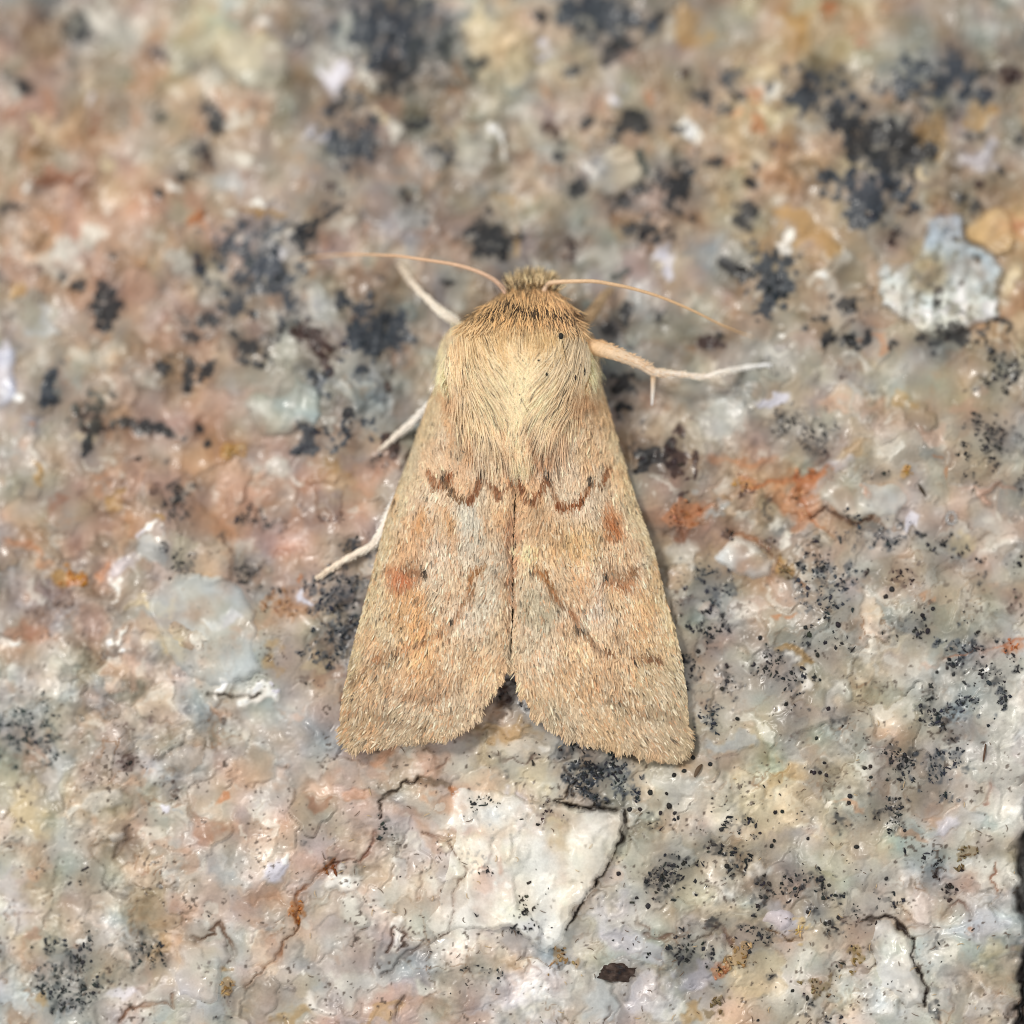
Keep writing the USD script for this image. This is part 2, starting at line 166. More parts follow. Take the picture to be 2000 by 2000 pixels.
# dark lichen / mica patches: x y rx ry angle density tone label (things), each is a crust of many small grains
K, KB, KR, KG = (48, 50, 54), (60, 69, 81), (68, 48, 44), (66, 71, 68)
PATCHES = [
 (765,66,86,56,10,.95,KB,"large smudged black patch at the upper edge of the granite, widest of the upper row"),
 (1165,24,76,42,15,.85,KB,"dark blue-grey blurred patch at the very top edge, right of centre"),
 (777,158,30,38,0,.75,K,"small dark upright smudge hanging below the large top black patch"),
 (868,100,60,48,0,.5,KG,"faint grey-green stain right of the large top black patch"),
 (1205,92,40,18,-32,.6,K,"slanting dark streak below the dark smudge of the top edge"),
 (680,272,50,62,10,.62,KB,"grey-black mottled patch beside a pale cream grain at upper left of the moth"),
 (822,243,34,24,0,.6,K,"short dark-brown smudge above the left antenna, beside a white grain"),
 (868,300,32,24,-20,.5,K,"slanting grey-black smudge midway between top edge and moth head"),
 (945,462,48,40,15,.85,K,"black patch directly above the left antenna root of the moth"),
 (1122,366,28,32,0,.55,K,"speckled dark patch at the left foot of the round pale crystal"),
 (1120,480,20,40,35,.6,KR,"brown-black strip slanting up from the right antenna root"),
 (1230,248,40,24,0,.6,K,"black crust on the upper right rim of the round pale crystal"),
 (1222,384,44,14,-35,.65,K,"thin black band under the lower rim of the round pale crystal"),
 (1312,362,30,60,20,.6,K,"tall dark streak right of the round pale crystal"),
 (1266,453,36,13,5,.7,K,"flat dark dash above the right antenna"),
 (1423,158,26,46,5,.55,KB,"branching blue-black patch left of the ochre and white grains"),
 (1605,190,76,42,25,.8,KB,"blurred black patch running down right of the ochre and white grains"),
 (1628,230,34,16,20,.8,K,"darkest small black bar below the ochre and white grains"),
 (1835,142,100,46,-8,.75,KB,"wide purple-black stain near the upper right corner"),
 (1970,150,20,16,0,.95,KR,"round dark red-brown spot at the upper right edge"),
 (1735,290,70,60,10,.95,K,"big jet-black crust above the pale blue-white flake, upper half"),
 (1702,385,66,46,15,.92,KB,"dense black crust joined under the big jet-black crust"),
 (1615,342,26,26,0,.6,KB,"small blue-black cluster left of the big jet-black crust"),
 (1735,468,24,17,10,.85,KR,"dark maroon grain just left of the pale blue-white flake's upper tip"),
 (1512,540,48,62,-15,.6,KB,"blue-black crust above the right antenna tip, left of the pale flake"),
 (1440,526,44,13,25,.75,K,"narrow black slanting streak touching the blue-black crust over the right antenna"),
 (1463,425,22,26,-20,.6,K,"small dark oval cluster over the right antenna's outer half"),
 (1660,596,40,30,0,.45,K,"loose dark specks just left of the pale flake's lower corner"),
 (1655,664,46,15,-8,.6,K,"dark row of grains under the pale flake's lower left corner"),
 (497,530,94,90,0,.6,KB,"mottled blue-black patch left of the left antenna tip"),
 (205,600,30,30,35,.7,K,"short black smudge at the far left below the orange streak"),
 (398,625,42,17,10,.65,K,"dark bar below the mottled patch by the left antenna"),
 (478,672,54,34,0,.6,K,"black speckled patch above the pale blue glassy grain"),
 (600,460,24,20,-20,.8,K,"small intense black spot under the left antenna tip's outer side"),
 (732,645,54,60,0,.85,KB,"large blue-black patch just left of the moth's shoulder"),
 (102,745,12,52,14,.9,KB,"curved black arc at the far left edge by the white crystal"),
 (178,800,46,44,0,.45,KG,"dark green-grey smudge below the curved black arc"),
 (366,722,44,24,25,.65,K,"dark slanting patch between the black arc and the pale blue grain"),
 (625,852,74,28,5,.45,KB,"grey-black stain under the pale blue glassy grain"),
 (350,995,34,46,10,.75,K,"jet-black forked crust left of the moth's middle on pink stone"),
 (352,1100,32,24,-20,.7,K,"small black cluster at the upper edge of the grey quartz grain"),
 (482,1126,48,22,32,.75,K,"ragged black streak at upper right of the grey quartz grain"),
 (490,1012,34,24,20,.6,K,"dotted black cluster on the pinkest stone left of the moth"),
 (668,1172,60,74,0,.85,KB,"large black stain touching the moth's left wing edge"),
 (655,1274,52,28,0,.85,KB,"black patch at the left wing edge below the large stain"),
 (40,1428,76,50,0,.75,(72,82,84),"soft grey-teal patch at the left edge beneath wing level"),
 (128,1908,60,70,20,.75,(60,68,70),"fuzzy dark grey crust in the lower left corner"),
 (292,1862,34,36,-35,.55,(56,62,64),"dark blue-grey streak right of the lower left corner crust"),
 (1178,1480,38,60,0,.95,K,"black crust emerging from beneath the right wing's trailing edge"),
 (1188,1526,56,36,0,.9,KB,"dense blue-black crust above the white flake's upper right corner"),
 (1383,1408,38,52,20,.55,KB,"blue-grey lichen beside the right wing tip"),
 (1350,1300,22,50,10,.6,K,"dark strip along the outer edge of the right wing"),
 (1517,1313,60,34,10,.5,K,"scattered dark lichen right of the right wing tip"),
 (1376,1222,44,30,10,.6,K,"black crust below the small pinkish crystal at the right wing"),
 (1388,1128,42,44,0,.5,KB,"grey-black lichen above the small pinkish crystal at the right wing"),
 (1333,893,34,50,0,.6,KR,"dark red-brown patch beside the moth's right wing middle"),
 (1503,722,58,22,-5,.6,K,"dark patch under the foot of the moth's right leg"),
 (1568,838,54,42,10,.55,K,"star-shaped black lichen on clear pale stone below the right foot"),
 (1648,722,24,28,0,.5,KR,"small grey-brown tuft right of the moth's right foot"),
 (1912,886,44,72,10,.5,K,"tall peppered lichen at the right edge"),
 (1940,730,52,50,20,.45,K,"loose peppered lichen below the pale blue-white flake"),
 (1445,969,22,28,0,.75,KR,"dark brown-black knot on the orange crust"),
 (1705,1042,66,46,10,.65,KB,"dense black lichen under the large pale crystal at the right"),
 (1592,1082,36,26,-15,.7,K,"short black lichen between orange crust and grey crystals"),
 (1612,1142,62,52,20,.6,KB,"broad sooty lichen right of the wing, below the white oval crystal"),
 (1750,1121,44,18,5,.6,KR,"brownish crescent of lichen beside a grey crystal at the right"),
 (1845,1062,52,24,20,.55,K,"narrow lichen band below the clear droplet"),
 (1800,1215,24,42,10,.55,K,"upright trail of black specks at lower right of the clear droplet"),
 (1865,1262,50,30,15,.8,KB,"thick black lichen clump above the branching one"),
 (1925,1305,64,60,-25,.7,K,"branching star-like black lichen at the right edge"),
 (1608,1246,60,34,0,.4,K,"thin dusting of black specks in the middle of the right side"),
 (1880,1383,62,36,-15,.65,KB,"coarse black lichen under the branching star-like one"),
 (1807,1386,34,40,0,.6,K,"black lichen column left of the coarse lichen"),
 (1728,1477,32,24,0,.65,K,"small angular black lichen cluster on the lower right stone"),
 (1760,1520,38,44,0,.55,K,"loose cluster of black grains below the angular cluster"),
 (1836,1526,46,48,20,.7,KB,"round dense black lichen at the right above the ochre streak"),
 (1745,1575,26,46,0,.6,K,"hanging trail of black grains below the loose cluster"),
 (1445,1640,36,56,-10,.6,K,"oval grey-black lichen right of the white flake"),
 (1316,1688,50,54,0,.5,K,"grey peppered lichen along the right edge of the white flake"),
 (1818,1675,54,22,0,.5,K,"curved row of black grains beside the dark crevice"),
 (1870,1740,46,36,10,.5,KR,"dark brown specks in front of the dark crevice"),
 (1560,1722,66,22,-15,.6,K,"arched string of black grains above the lilac crystal"),
 (1600,1752,30,30,0,.6,K,"ring of black grains right of the lilac crystal"),
 (1720,1762,50,26,0,.5,K,"fine black specks over the white slab's upper edge"),
 (1485,1826,50,28,5,.6,K,"ragged black lichen below the lilac crystal"),
 (1334,1856,60,34,0,.55,K,"dark fuzzy lichen left of the grey-lilac grain"),
 (1610,1984,34,18,20,.7,K,"small black crust at the bottom edge"),
 (952,1564,40,26,20,.4,KG,"sparse black peppering on the top of the white flake"),
 (1060,1592,18,28,0,.65,KR,"dark brown tuft on the white flake's upper right"),
 (1036,1755,32,40,-20,.5,(96,84,72),"grey-brown smear on the lower part of the white flake"),
 (1010,1800,60,30,10,.3,K,"fine black peppering near the white flake's tip"),
 (755,1625,20,24,0,.5,KG,"grey-green specks on the white flake's left shoulder"),
 (940,1906,50,30,0,.4,K,"thin black speckles below the white flake's tip"),
]
# small dark spots that belong to no larger patch: x y rx ry angle density tone
SPOTS = [(145,33,18,14,0,.6,K),(163,72,18,16,0,.8,K),(110,45,40,12,25,.4,K),(300,105,26,15,0,.9,KR),(43,163,34,13,35,.7,K),(406,206,20,14,20,.7,K),(420,246,17,16,0,.8,K),(402,312,14,19,0,.9,KR),(395,285,14,22,0,.5,K),
 (645,366,16,10,0,.6,KR),(630,430,44,9,-35,.7,K),(640,400,34,10,-40,.5,K),(69,533,10,17,0,.8,KR),(623,690,9,46,-30,.8,KR),(595,650,26,14,-10,.7,KR),(308,232,12,20,0,.5,KG),(20,405,28,9,-10,.5,K),(123,536,11,10,0,.7,K),(213,493,11,9,0,.7,K),(385,515,9,15,-20,.7,KR),
 (155,560,14,12,0,.5,K),(206,560,10,10,0,.5,K),(72,575,11,18,0,.7,KR),(375,660,40,12,-25,.5,K),(430,680,10,10,0,.6,K),(350,350,28,12,-10,.35,K),(310,380,14,14,0,.4,K),(947,120,11,16,0,.7,K),(1059,25,14,18,0,.8,K),(1284,33,44,10,-35,.6,K),(1117,141,18,9,-20,.7,K),(920,150,14,20,0,.4,KG),(1157,60,26,30,0,.5,KB),
 (809,398,26,9,40,.7,KR),(790,375,10,14,30,.5,K),(830,430,6,8,0,.5,K),(1092,308,10,10,0,.7,K),(1259,326,7,36,-20,.6,(70,84,84)),(882,551,18,7,20,.7,K),(1208,536,22,14,-10,.5,KG),(1300,610,26,14,-40,.5,K),(1224,610,14,26,20,.7,K),(1080,250,26,14,40,.4,KR),(1100,280,14,10,0,.4,K),(1145,240,12,10,0,.5,K),(1325,250,20,16,0,.4,K),(670,330,26,16,0,.3,K),(660,205,24,26,0,.4,K),(720,540,16,14,0,.4,KR),(665,580,14,20,0,.5,K),
 (1365,188,14,26,-20,.7,K),(1575,156,20,16,0,.7,K),(1865,94,44,14,20,.5,K),(1930,130,14,60,-35,.4,K),(1963,98,14,8,0,.7,KR),(1330,340,20,40,0,.6,K),(1470,357,13,11,0,.9,K),(1475,330,10,16,0,.5,K),(1894,268,18,7,0,.6,K),(1988,268,20,14,0,.6,K),(1916,359,10,9,0,.6,KR),(1760,412,30,10,10,.7,KR),(1717,413,28,16,0,.8,K),(1540,282,40,10,0,.4,KR),(1340,142,12,10,0,.5,KR),(1900,180,40,30,0,.4,KB),(1860,220,40,18,0,.4,K),(1960,330,30,24,0,.25,K),(1880,400,60,24,0,.3,K),(1400,310,14,22,30,.6,K),
 (1355,425,14,10,0,.5,K),(1615,659,18,20,0,.5,K),(1383,670,30,13,10,.7,KR),(1695,648,16,12,0,.6,K),(1749,672,10,9,0,.9,K),(1796,670,22,16,0,.5,K),(1405,655,9,9,0,.5,K),(1560,700,20,10,0,.4,K),(1600,620,20,12,0,.5,K),(1580,640,14,10,0,.4,K),(1900,650,70,34,0,.35,K),(1970,700,30,40,0,.4,K),(1850,690,30,14,0,.4,K),(1474,864,7,10,15,.9,K),(1606,897,20,7,-30,.8,KR),(1310,868,14,20,0,.5,K),
 (1499,990,14,22,0,.6,K),(1988,875,24,30,0,.5,K),(1952,864,24,20,0,.5,K),(1981,704,12,16,0,.6,K),(1905,759,14,12,0,.7,K),(1705,924,18,6,10,.5,K),(1720,930,16,9,-10,.9,K),(1420,1041,14,12,0,.8,KR),(1499,1063,22,16,30,.7,KR),(1865,1078,20,26,0,.8,KB),(1822,1041,32,12,-10,.6,K),(1340,1180,20,24,0,.6,KR),(1753,1248,40,24,0,.35,K),(1427,1331,30,30,0,.6,K),(1335,1315,12,26,0,.9,K),(1916,1125,22,12,0,.7,K),(1890,1095,20,8,-10,.5,K),(1980,1090,22,20,0,.5,K),(1985,1180,14,30,0,.6,KR),(1995,940,14,30,0,.5,K),
 (1545,1400,34,10,20,.5,KR),(1560,1382,26,6,15,.8,K),(1640,1400,24,16,0,.7,K),(1655,1386,12,18,0,.8,K),(1565,1435,14,12,0,.7,KR),(1680,1440,30,22,0,.35,K),(1858,1430,16,20,0,.6,KR),(1780,1460,10,18,0,.7,K),(1640,1604,24,18,0,.9,K),(1600,1510,30,12,10,.6,K),(1713,1582,16,36,0,.8,K),(1578,1590,22,12,-30,.6,K),(1398,1656,30,14,0,.7,K),(1347,1685,30,20,0,.5,K),(1545,1690,22,14,0,.6,K),(1477,1759,24,18,0,.6,K),(1540,1752,60,20,-15,.6,K),(1495,1728,24,14,30,.6,K),(1850,1742,14,16,0,.9,K),(1590,1780,18,8,0,.7,K),(1393,1800,16,12,0,.9,K),(1370,1820,44,12,-10,.5,KR),
 (1503,1911,10,10,0,.9,K),(1829,1977,12,16,0,.8,K),(1564,1962,28,18,-30,.6,K),(1608,1897,28,14,-10,.7,KR),(1625,1820,22,10,-20,.8,K),(1618,1800,8,8,0,.9,K),(1690,1800,40,10,10,.6,KR),(1905,1820,12,18,0,.7,KR),(1825,1835,12,20,0,.6,K),(1660,1855,20,14,0,.5,KR),(1117,1508,14,14,0,.8,K),(1106,1466,20,13,0,.8,K),(1160,1560,46,9,3,.9,K),(1215,1568,8,14,0,.95,K),(976,1522,24,16,30,.5,K),(1103,1598,9,16,0,.7,KR),(1266,1617,26,30,0,.45,K),(1300,1706,40,30,0,.5,K),(1284,1744,40,24,0,.5,K),(1331,1864,30,16,0,.6,K),(950,1703,13,11,0,.7,KR),(922,1600,30,10,10,.4,K),(1010,1600,30,14,0,.4,K),
 (160,1858,40,24,0,.4,K),(268,1821,18,10,0,.7,K),(315,1734,9,8,0,.8,K),(290,1772,30,22,0,.4,KG),(446,1944,9,20,0,.7,KR),(435,1988,30,8,-20,.6,K),(652,1680,22,8,-10,.7,K),(594,1644,9,16,-30,.6,K),(170,1710,50,34,0,.2,K),(250,1488,16,14,0,.8,KR),(245,1420,16,13,0,.6,KR),(320,1400,24,16,0,.5,KR),(30,1640,22,10,0,.3,KG),(340,1545,10,20,0,.7,KR),(700,1400,10,10,0,.3,K),(770,1500,16,10,0,.4,K),(735,1555,12,10,0,.5,K),
 (95,780,26,12,-30,.5,K),(174,812,30,8,0,.7,KR),(178,840,38,6,-3,.85,KR),(362,759,14,8,0,.7,K),(360,856,26,7,12,.8,K),(384,838,9,14,0,.8,K),(170,875,11,14,0,.7,K),(268,828,40,14,10,.4,K),(310,835,26,9,10,.5,K),(391,951,22,14,-20,.6,K),(355,976,14,18,0,.7,K),(319,1078,12,18,0,.7,K),(303,1128,10,4,-30,.7,K),(435,1045,9,9,0,.7,K),(530,1020,34,24,0,.35,K),(616,1003,30,7,30,.8,KR),(663,1018,24,11,-20,.6,KR),(685,1070,26,16,0,.8,K),(690,1235,14,40,0,.8,K),(40,947,16,22,0,.4,K),(304,954,12,10,0,.7,KR),(681,806,11,12,0,.7,K),(325,900,9,8,0,.7,K),(405,868,9,8,0,.7,K),(256,895,20,9,0,.5,KR),(110,905,12,12,0,.4,K),(210,1065,30,18,0,.35,(100,104,96)),(75,1310,14,14,0,.5,K),(95,1180,20,14,0,.3,K),(60,1200,12,10,0,.4,KR),(600,1330,40,12,10,.4,KR),
 (716,722,30,24,0,.6,KB),(754,762,14,20,0,.5,KR),(628,665,40,8,50,.6,KR),(1187,645,22,14,20,.6,K),(1220,745,22,52,5,.7,K),(1212,800,18,24,0,.5,K),(1275,899,32,26,0,.6,K),(1243,878,20,22,0,.6,K),(1250,840,16,20,0,.4,K),(700,840,30,30,0,.4,KB),(770,870,20,26,0,.4,KR),(740,900,20,16,0,.5,K),(620,760,30,40,0,.3,KB),(545,640,14,12,0,.5,K),(990,1348,17,8,5,1.,KR),(984,1367,14,9,0,1.,KR),(1015,1375,6,5,0,1.,K),(1030,1380,7,6,0,1.,K),(1050,1480,36,14,0,.4,K),(950,1480,8,26,-10,.4,KR),(830,1530,40,10,5,.45,(110,90,70))]
# ochre, rusty and mossy crusts lying in the joints: x y rx ry angle tone label
OCHRE, RUST, OLIVE = (176, 142, 96), (176, 116, 76), (126, 108, 76)
CRUSTS = [(1561,1815,24,22,20,(200,168,106),"pale golden crust below the lilac crystal"),(1437,1864,24,34,10,OCHRE,"golden-brown crust right of the grey-lilac grain"),(1405,1904,18,22,0,RUST,"small rusty gold crust beneath the grey-lilac grain"),
 (1398,1958,24,26,10,OLIVE,"olive brown moss tuft at the lower edge, right of centre"),(1600,1922,26,30,0,OLIVE,"olive-gold moss strip left of the white slab"),(1883,1655,20,34,0,OLIVE,"olive-brown moss tuft near the dark crevice"),
 (1092,1868,36,32,-20,(168,136,92),"gold-brown crust at the white flake's lowest tip"),(446,1915,13,36,5,OCHRE,"upright ochre crust in the joint right of the pinkish white slab"),(582,1780,12,30,-5,(178,112,56),"rusty orange vein crust left of the white flake"),
 (640,1700,14,20,20,(150,96,56),"brown vein crust left of the white flake, upper end"),(1590,930,40,12,-8,(190,124,80),"bright orange crust above the large pale crystal's left side"),(1560,985,36,24,20,(188,136,98),"orange crust left of the large pale crystal"),(1332,1003,40,20,-5,(186,126,88),"orange crust close beside the right wing"),
 (1442,945,24,16,-10,(196,148,90),"ochre crust on the knoll with the dark knot"),(1535,1108,16,22,0,OLIVE,"olive-brown crust below the two small white crystals"),(1768,918,14,12,20,(206,164,100),"golden crumb beside the large pale crystal's right end"),(1976,1262,28,10,-10,(176,100,56),"red-brown flaky crust at the right edge"),
 (455,880,28,16,12,(188,146,86),"ochre flaky grain below the pale blue glassy grain"),(145,1132,24,20,30,(190,128,58),"amber crust beside the grey quartz grain"),(555,1190,46,24,15,(180,136,100),"orange-brown crust between quartz grain and left wing"),(1670,1865,20,26,0,(150,126,80),"dull gold crust left of the white slab's top")]
CRACKS = [  # points, width, depth, darkness, tone
 ([(1340,1008),(1400,985),(1450,952),(1520,942),(1580,930),(1612,925)],6,3,.6,(192,120,72)),([(1556,925),(1566,975),(1590,1010),(1625,1045)],6,3,.6,(192,118,70)),([(1425,1035),(1480,1060),(1512,1085),(1545,1112),(1566,1138)],5,4,.6,(150,100,64)),([(1840,1290),(1900,1270),(1960,1262),(2000,1250)],4,2,.5,(184,112,74)),
 ([(741,1600),(744,1563),(770,1541),(795,1527),(820,1521)],5,9,.75,(70,55,45)),
 ([(1222,1581),(1221,1603),(1208,1639),(1190,1683),(1168,1722),(1143,1755),(1125,1780),(1103,1820)],3.2,9,.8,(58,50,45)),
 ([(1085,1568),(1132,1576),(1172,1578),(1208,1580)],4,10,.85,(46,38,34)),
 ([(824,1625),(853,1636),(875,1650),(896,1675),(914,1701),(900,1715),(889,1748),(882,1784),(878,1817),(853,1835)],4,5,.7,(110,70,50)),
 ([(1030,1592),(1016,1617),(1007,1639),(1005,1675)],4,4,.6,(100,80,66)),
 ([(835,1838),(802,1864),(777,1882),(751,1904)],4,6,.65,(80,66,60)),([(824,1701),(820,1748),(815,1759)],3,3,.6,(110,76,60)),
 ([(761,1860),(766,1824),(775,1811),(788,1823),(780,1837),(788,1842),(782,1857)],4,5,.7,(100,76,66)),
 ([(650,1690),(672,1684),(704,1679),(722,1668),(733,1632)],5,5,.6,(120,70,50)),([(965,1472),(987,1487),(1005,1485),(1027,1494),(1045,1476)],3,3,.55,(96,72,60)),
 ([(1686,1800),(1720,1789),(1746,1792),(1760,1814),(1786,1832),(1787,1879),(1807,1926),(1805,1964)],3.4,9,.8,(60,48,42)),
 ([(373,1832),(391,1839),(417,1828),(409,1817),(427,1803),(446,1821),(456,1857)],5,6,.65,(110,80,60)),
 ([(652,1676),(630,1705),(609,1727),(576,1745),(583,1777),(580,1814),(554,1835),(547,1864),(507,1897),(482,1930)],5,6,.6,(140,86,50)),
 ([(337,1944),(340,1966),(290,1958),(254,1966),(225,1995)],4,5,.6,(120,78,52)),([(203,1727),(232,1752),(246,1752)],5,5,.5,(110,100,90)),([(250,1618),(252,1640),(225,1672)],5,6,.6,(96,80,72)),
 ([(1586,1005),(1615,990),(1644,1016),(1677,1023),(1706,1012)],6,6,.7,(90,62,46)),([(408,1358),(440,1361),(480,1357),(510,1354)],6,9,.75,(90,80,72)),
 ([(1190,1965),(1186,1980),(1175,2000)],3,3,.6,(90,70,60)),([(1259,1827),(1302,1831),(1338,1827)],4,4,.6,(100,72,56)),([(1244,1773),(1244,1802),(1266,1817)],3,3,.6,(96,72,58)),
 ([(690,1850),(697,1840),(690,1825)],3,3,.6,(100,80,70)),([(730,1862),(727,1900)],3,3,.5,(100,80,70)),([(770,1995),(776,1958),(790,1945)],5,6,.6,(96,80,70)),([(650,1920),(642,1950),(700,1990)],3,2,.3,(150,130,110)),
 ([(1350,1840),(1410,1812),(1424,1840)],4,5,.5,(110,80,66)),([(1500,1812),(1520,1826),(1535,1838),(1560,1840)],4,5,.6,(120,90,60)),([(1840,1792),(1870,1755),(1898,1785)],4,4,.7,(100,66,52)),
 ([(1940,1680),(1945,1705),(1932,1715),(1950,1740)],3,2,.6,(140,86,60)),([(1935,1530),(1928,1555),(1926,1570)],3,2,.7,(140,76,56)),([(1664,1222),(1662,1200)],3,2,.2,(140,120,100)),
 ([(2030,1560),(2000,1680),(1997,1700),(2004,1748),(2022,1800)],30,34,.93,(58,55,53)),([(2022,1800),(2004,1893),(1998,1948),(1990,2060)],26,30,.93,(60,57,56)),
 ([(1330,1010),(1330,1050),(1300,1045)],7,6,.6,(70,56,48)),([(1310,1040),(1345,1036)],6,6,.6,(80,60,48)),([(1250,1700),(1262,1712)],3,2,.3,(90,80,70)),
 ([(1105,1500),(1125,1528),(1100,1560),(1085,1566)],4,6,.7,(80,66,56)),([(1118,1560),(1125,1520),(1140,1540),(1135,1565)],4,5,.7,(80,66,56)),([(860,1500),(872,1478)],3,3,.5,(110,76,60)),([(820,1518),(850,1530),(880,1533)],12,7,.55,(110,92,72)),
 ([(1640,1880),(1700,1900),(1712,1880),(1700,1850)],6,5,.35,(110,90,76)),([(160,965),(200,1010),(220,1000)],6,4,.3,(130,100,80))]

def base_height(x, y):
    t = np.logaddexp(0, (1600 - y) / 90) * 90 / 1600
    t = np.minimum(t, 1.5)
    h = -330 * t ** 1.35
    u = np.clip((900 - x) / 900, -1.6, 1.6)
    h = h - 62 * np.logaddexp(0, u * 6) / 6 * (1 - 0.35 * np.clip(t, 0, 1)) + 45 * np.clip((x - 1100) / 900, 0, 1.3) * np.clip(t, 0, 1)
    return h
def in_frame(x, y):
    return (x > -250) & (x < 2250) & (y > -250) & (y < 2250)
def seg_dist(x, y, pts, wob):
    """Distance from each point to a polyline whose course wobbles a little."""
    d = np.full(x.shape, 1e9)
    for (x0, y0), (x1, y1) in zip(pts[:-1], pts[1:]):
        L = (x1 - x0) ** 2 + (y1 - y0) ** 2
        t = np.clip(((x - x0) * (x1 - x0) + (y - y0) * (y1 - y0)) / L, 0, 1)
        d = np.minimum(d, np.hypot(x - x0 - t * (x1 - x0), y - y0 - t * (y1 - y0)))
    return d
def patch_mask(x, y, p):
    cx, cy, rx, ry, ang, den = p[:6]
    if cy < 900 and not (cx > 1400 and cy > 690): den = den + 0.07
    a = math.radians(ang); dx, dy = x - cx, y - cy
    q = np.hypot((dx * math.cos(a) + dy * math.sin(a)) / rx, (-dx * math.sin(a) + dy * math.cos(a)) / ry)
    n = 0.6 * G(x, y, 26, 3) + 0.6 * G(x, y, 13, 4) + 0.4 * G(x, y, 7, 5)
    return sst(-0.15, 0.6, n * 0.95 + (den - 0.36) * 1.8 + 0.42 - 1.25 * q ** 1.5) * sst(1.9, 1.5, q)
def box(x, y, cx, cy, r):
    return np.flatnonzero((np.abs(x - cx) < r) & (np.abs(y - cy) < r))
def stone(x, y):
    """Height (u) and linear colour of the granite at the positions x, y."""
    x, y = np.asarray(x, float).ravel(), np.asarray(y, float).ravel()
    xw = x + 10 * G(x, y, 46, 20) + 6 * G(x, y, 20, 21) + 3 * G(x, y, 9, 22)
    yw = y + 10 * G(x, y, 46, 23) + 6 * G(x, y, 20, 24) + 3 * G(x, y, 9, 25)
    xb, yb = np.clip(x + 30 * G(x, y, 110, 26), 0, 2000), np.clip(y + 30 * G(x, y, 110, 27), 0, 2000)
    col = np.stack([s.ev(yb, xb) for s in _sp], -1)
    h = base_height(x, y) + 9 * G(x, y, 130, 30) + 5.5 * G(x, y, 56, 31) + 0.9 * G(x, y, 24, 32)
    d, i = CELL_T.query(np.stack([xw, yw], -1), k=2)
    e = sst(0, 16, d[:, 1] - d[:, 0]); c = CELL_C[i[:, 0]] * (0.5 + 0.5 * e)[:, None] + CELL_C[i[:, 1]] * (0.5 - 0.5 * e)[:, None]
    d2, i2 = CELL2_T.query(np.stack([xw, yw], -1), k=2)
    e2 = sst(0, 8, d2[:, 1] - d2[:, 0]); c2 = CELL2_C[i2[:, 0]] * (0.5 + 0.5 * e2)[:, None] + CELL2_C[i2[:, 1]] * (0.5 - 0.5 * e2)[:, None]
    def tilt(tree, cc, d, i, s1, s2, amp, lim):                   # each crystal has its own face
        p = tree.data[i[:, 0]]; k = CELL_K[i[:, 0] % 4000]
        return np.clip(((xw - p[:, 0]) * k[:, 0] + (yw - p[:, 1]) * k[:, 1]) * amp, -lim, lim) * sst(s1, s2, d[:, 1] - d[:, 0])
    gr = 0.12 + 0.88 * sst(-0.35, 0.75, G(x, y, 120, 35) + 0.4 * G(x, y, 50, 36) + 0.9 * sst(900, 200, y) - 0.25)
    h += gr * (0.6 * G(x, y, 24, 37) + 0.8 * G(x, y, 11, 33) + 0.3 * G(x, y, 5, 34)) + 2.0 * c[:, 3] + 0.6 * gr * c2[:, 3] - 0.7 * (1 - sst(0, 5, d[:, 1] - d[:, 0])) + tilt(CELL_T, CELL_C, d, i, 0, 10, 0.085, 5) + gr * tilt(CELL2_T, CELL2_C, d2, i2, 0, 6, 0.06, 1.5)
    seam = (0.25 + 0.75 * gr) * ((1 - sst(0.6, 3.6, d[:, 1] - d[:, 0])) * sst(-0.1, 1.2, G(x, y, 60, 46)) * 0.55 + (1 - sst(0.4, 2.6, d2[:, 1] - d2[:, 0])) * sst(0.5, 1.6, G(x, y, 48, 47)) * 0.4)
    lum = 9 * c[:, 0] + gr * (7 * c2[:, 0] + 7 * G(x, y, 14, 41) + 5 * G(x, y, 6.5, 42)) + 6 * G(x, y, 34, 40) - 11 * (0.3 + 0.7 * gr) * sst(0.6, 1.8, F(x, y, 30, 49))
    warm = 3.2 * c[:, 1] + 1.6 * gr * c2[:, 1] + 4.5 * G(x, y, 70, 43) + 2.5 * G(x, y, 28, 44)
    pink = 1.2 * c[:, 2] + 2.2 * G(x, y, 46, 45)
    col += lum[:, None] + warm[:, None] * np.array([0.75, -0.1, -1.0]) + pink[:, None] * np.array([0.8, -0.7, -0.1])
    st = sst(1.0, 2.2, F(x, y, 60, 50) + 0.3 * c2[:, 1]) * (0.16 + 0.16 * sst(1400, 300, x + 0.3 * y))               # rusty iron stains
    col += st[:, None] * (np.array((192, 128, 86)) - col)
    wh = sst(1.3, 1.8, 0.8 * c2[:, 2] + 0.5 * c[:, 0] + 0.4 * G(x, y, 30, 55)) * 0.5
    col += wh[:, None] * (np.array(C["W"]) - col)
    sc = np.where((G(x, y, 40, 48) > 0)[:, None], np.array([[112., 96, 78]]), np.array([[142., 104, 74]]))
    col += seam[:, None] * (sc - col)
    for bx, by, rx, ry, ang, bc, k in BLOBS:
        if bc in (C['P'], C['X'], C['O'], C['R']): k *= 0.72
        j = box(xw, yw, bx, by, 1.35 * max(rx, ry))
        if not len(j): continue
        a = math.radians(ang); dx, dy = xw[j] - bx, yw[j] - by
        q = np.hypot((dx * math.cos(a) + dy * math.sin(a)) / rx, (-dx * math.sin(a) + dy * math.cos(a)) / ry)
        m = sst(1.3, 0.55, q) * k
        tex = lum[j] * 0.8
        col[j] += m[:, None] * (np.array(bc) + tex[:, None] - col[j])
        if bc in (C["B"], C["W"], C["L"], C["H"]): h[j] += 2.6 * m
        if bc in (C["B"],): h[j] += 1.0 * m * (dx * 0.5 - dy) / max(rx, ry)
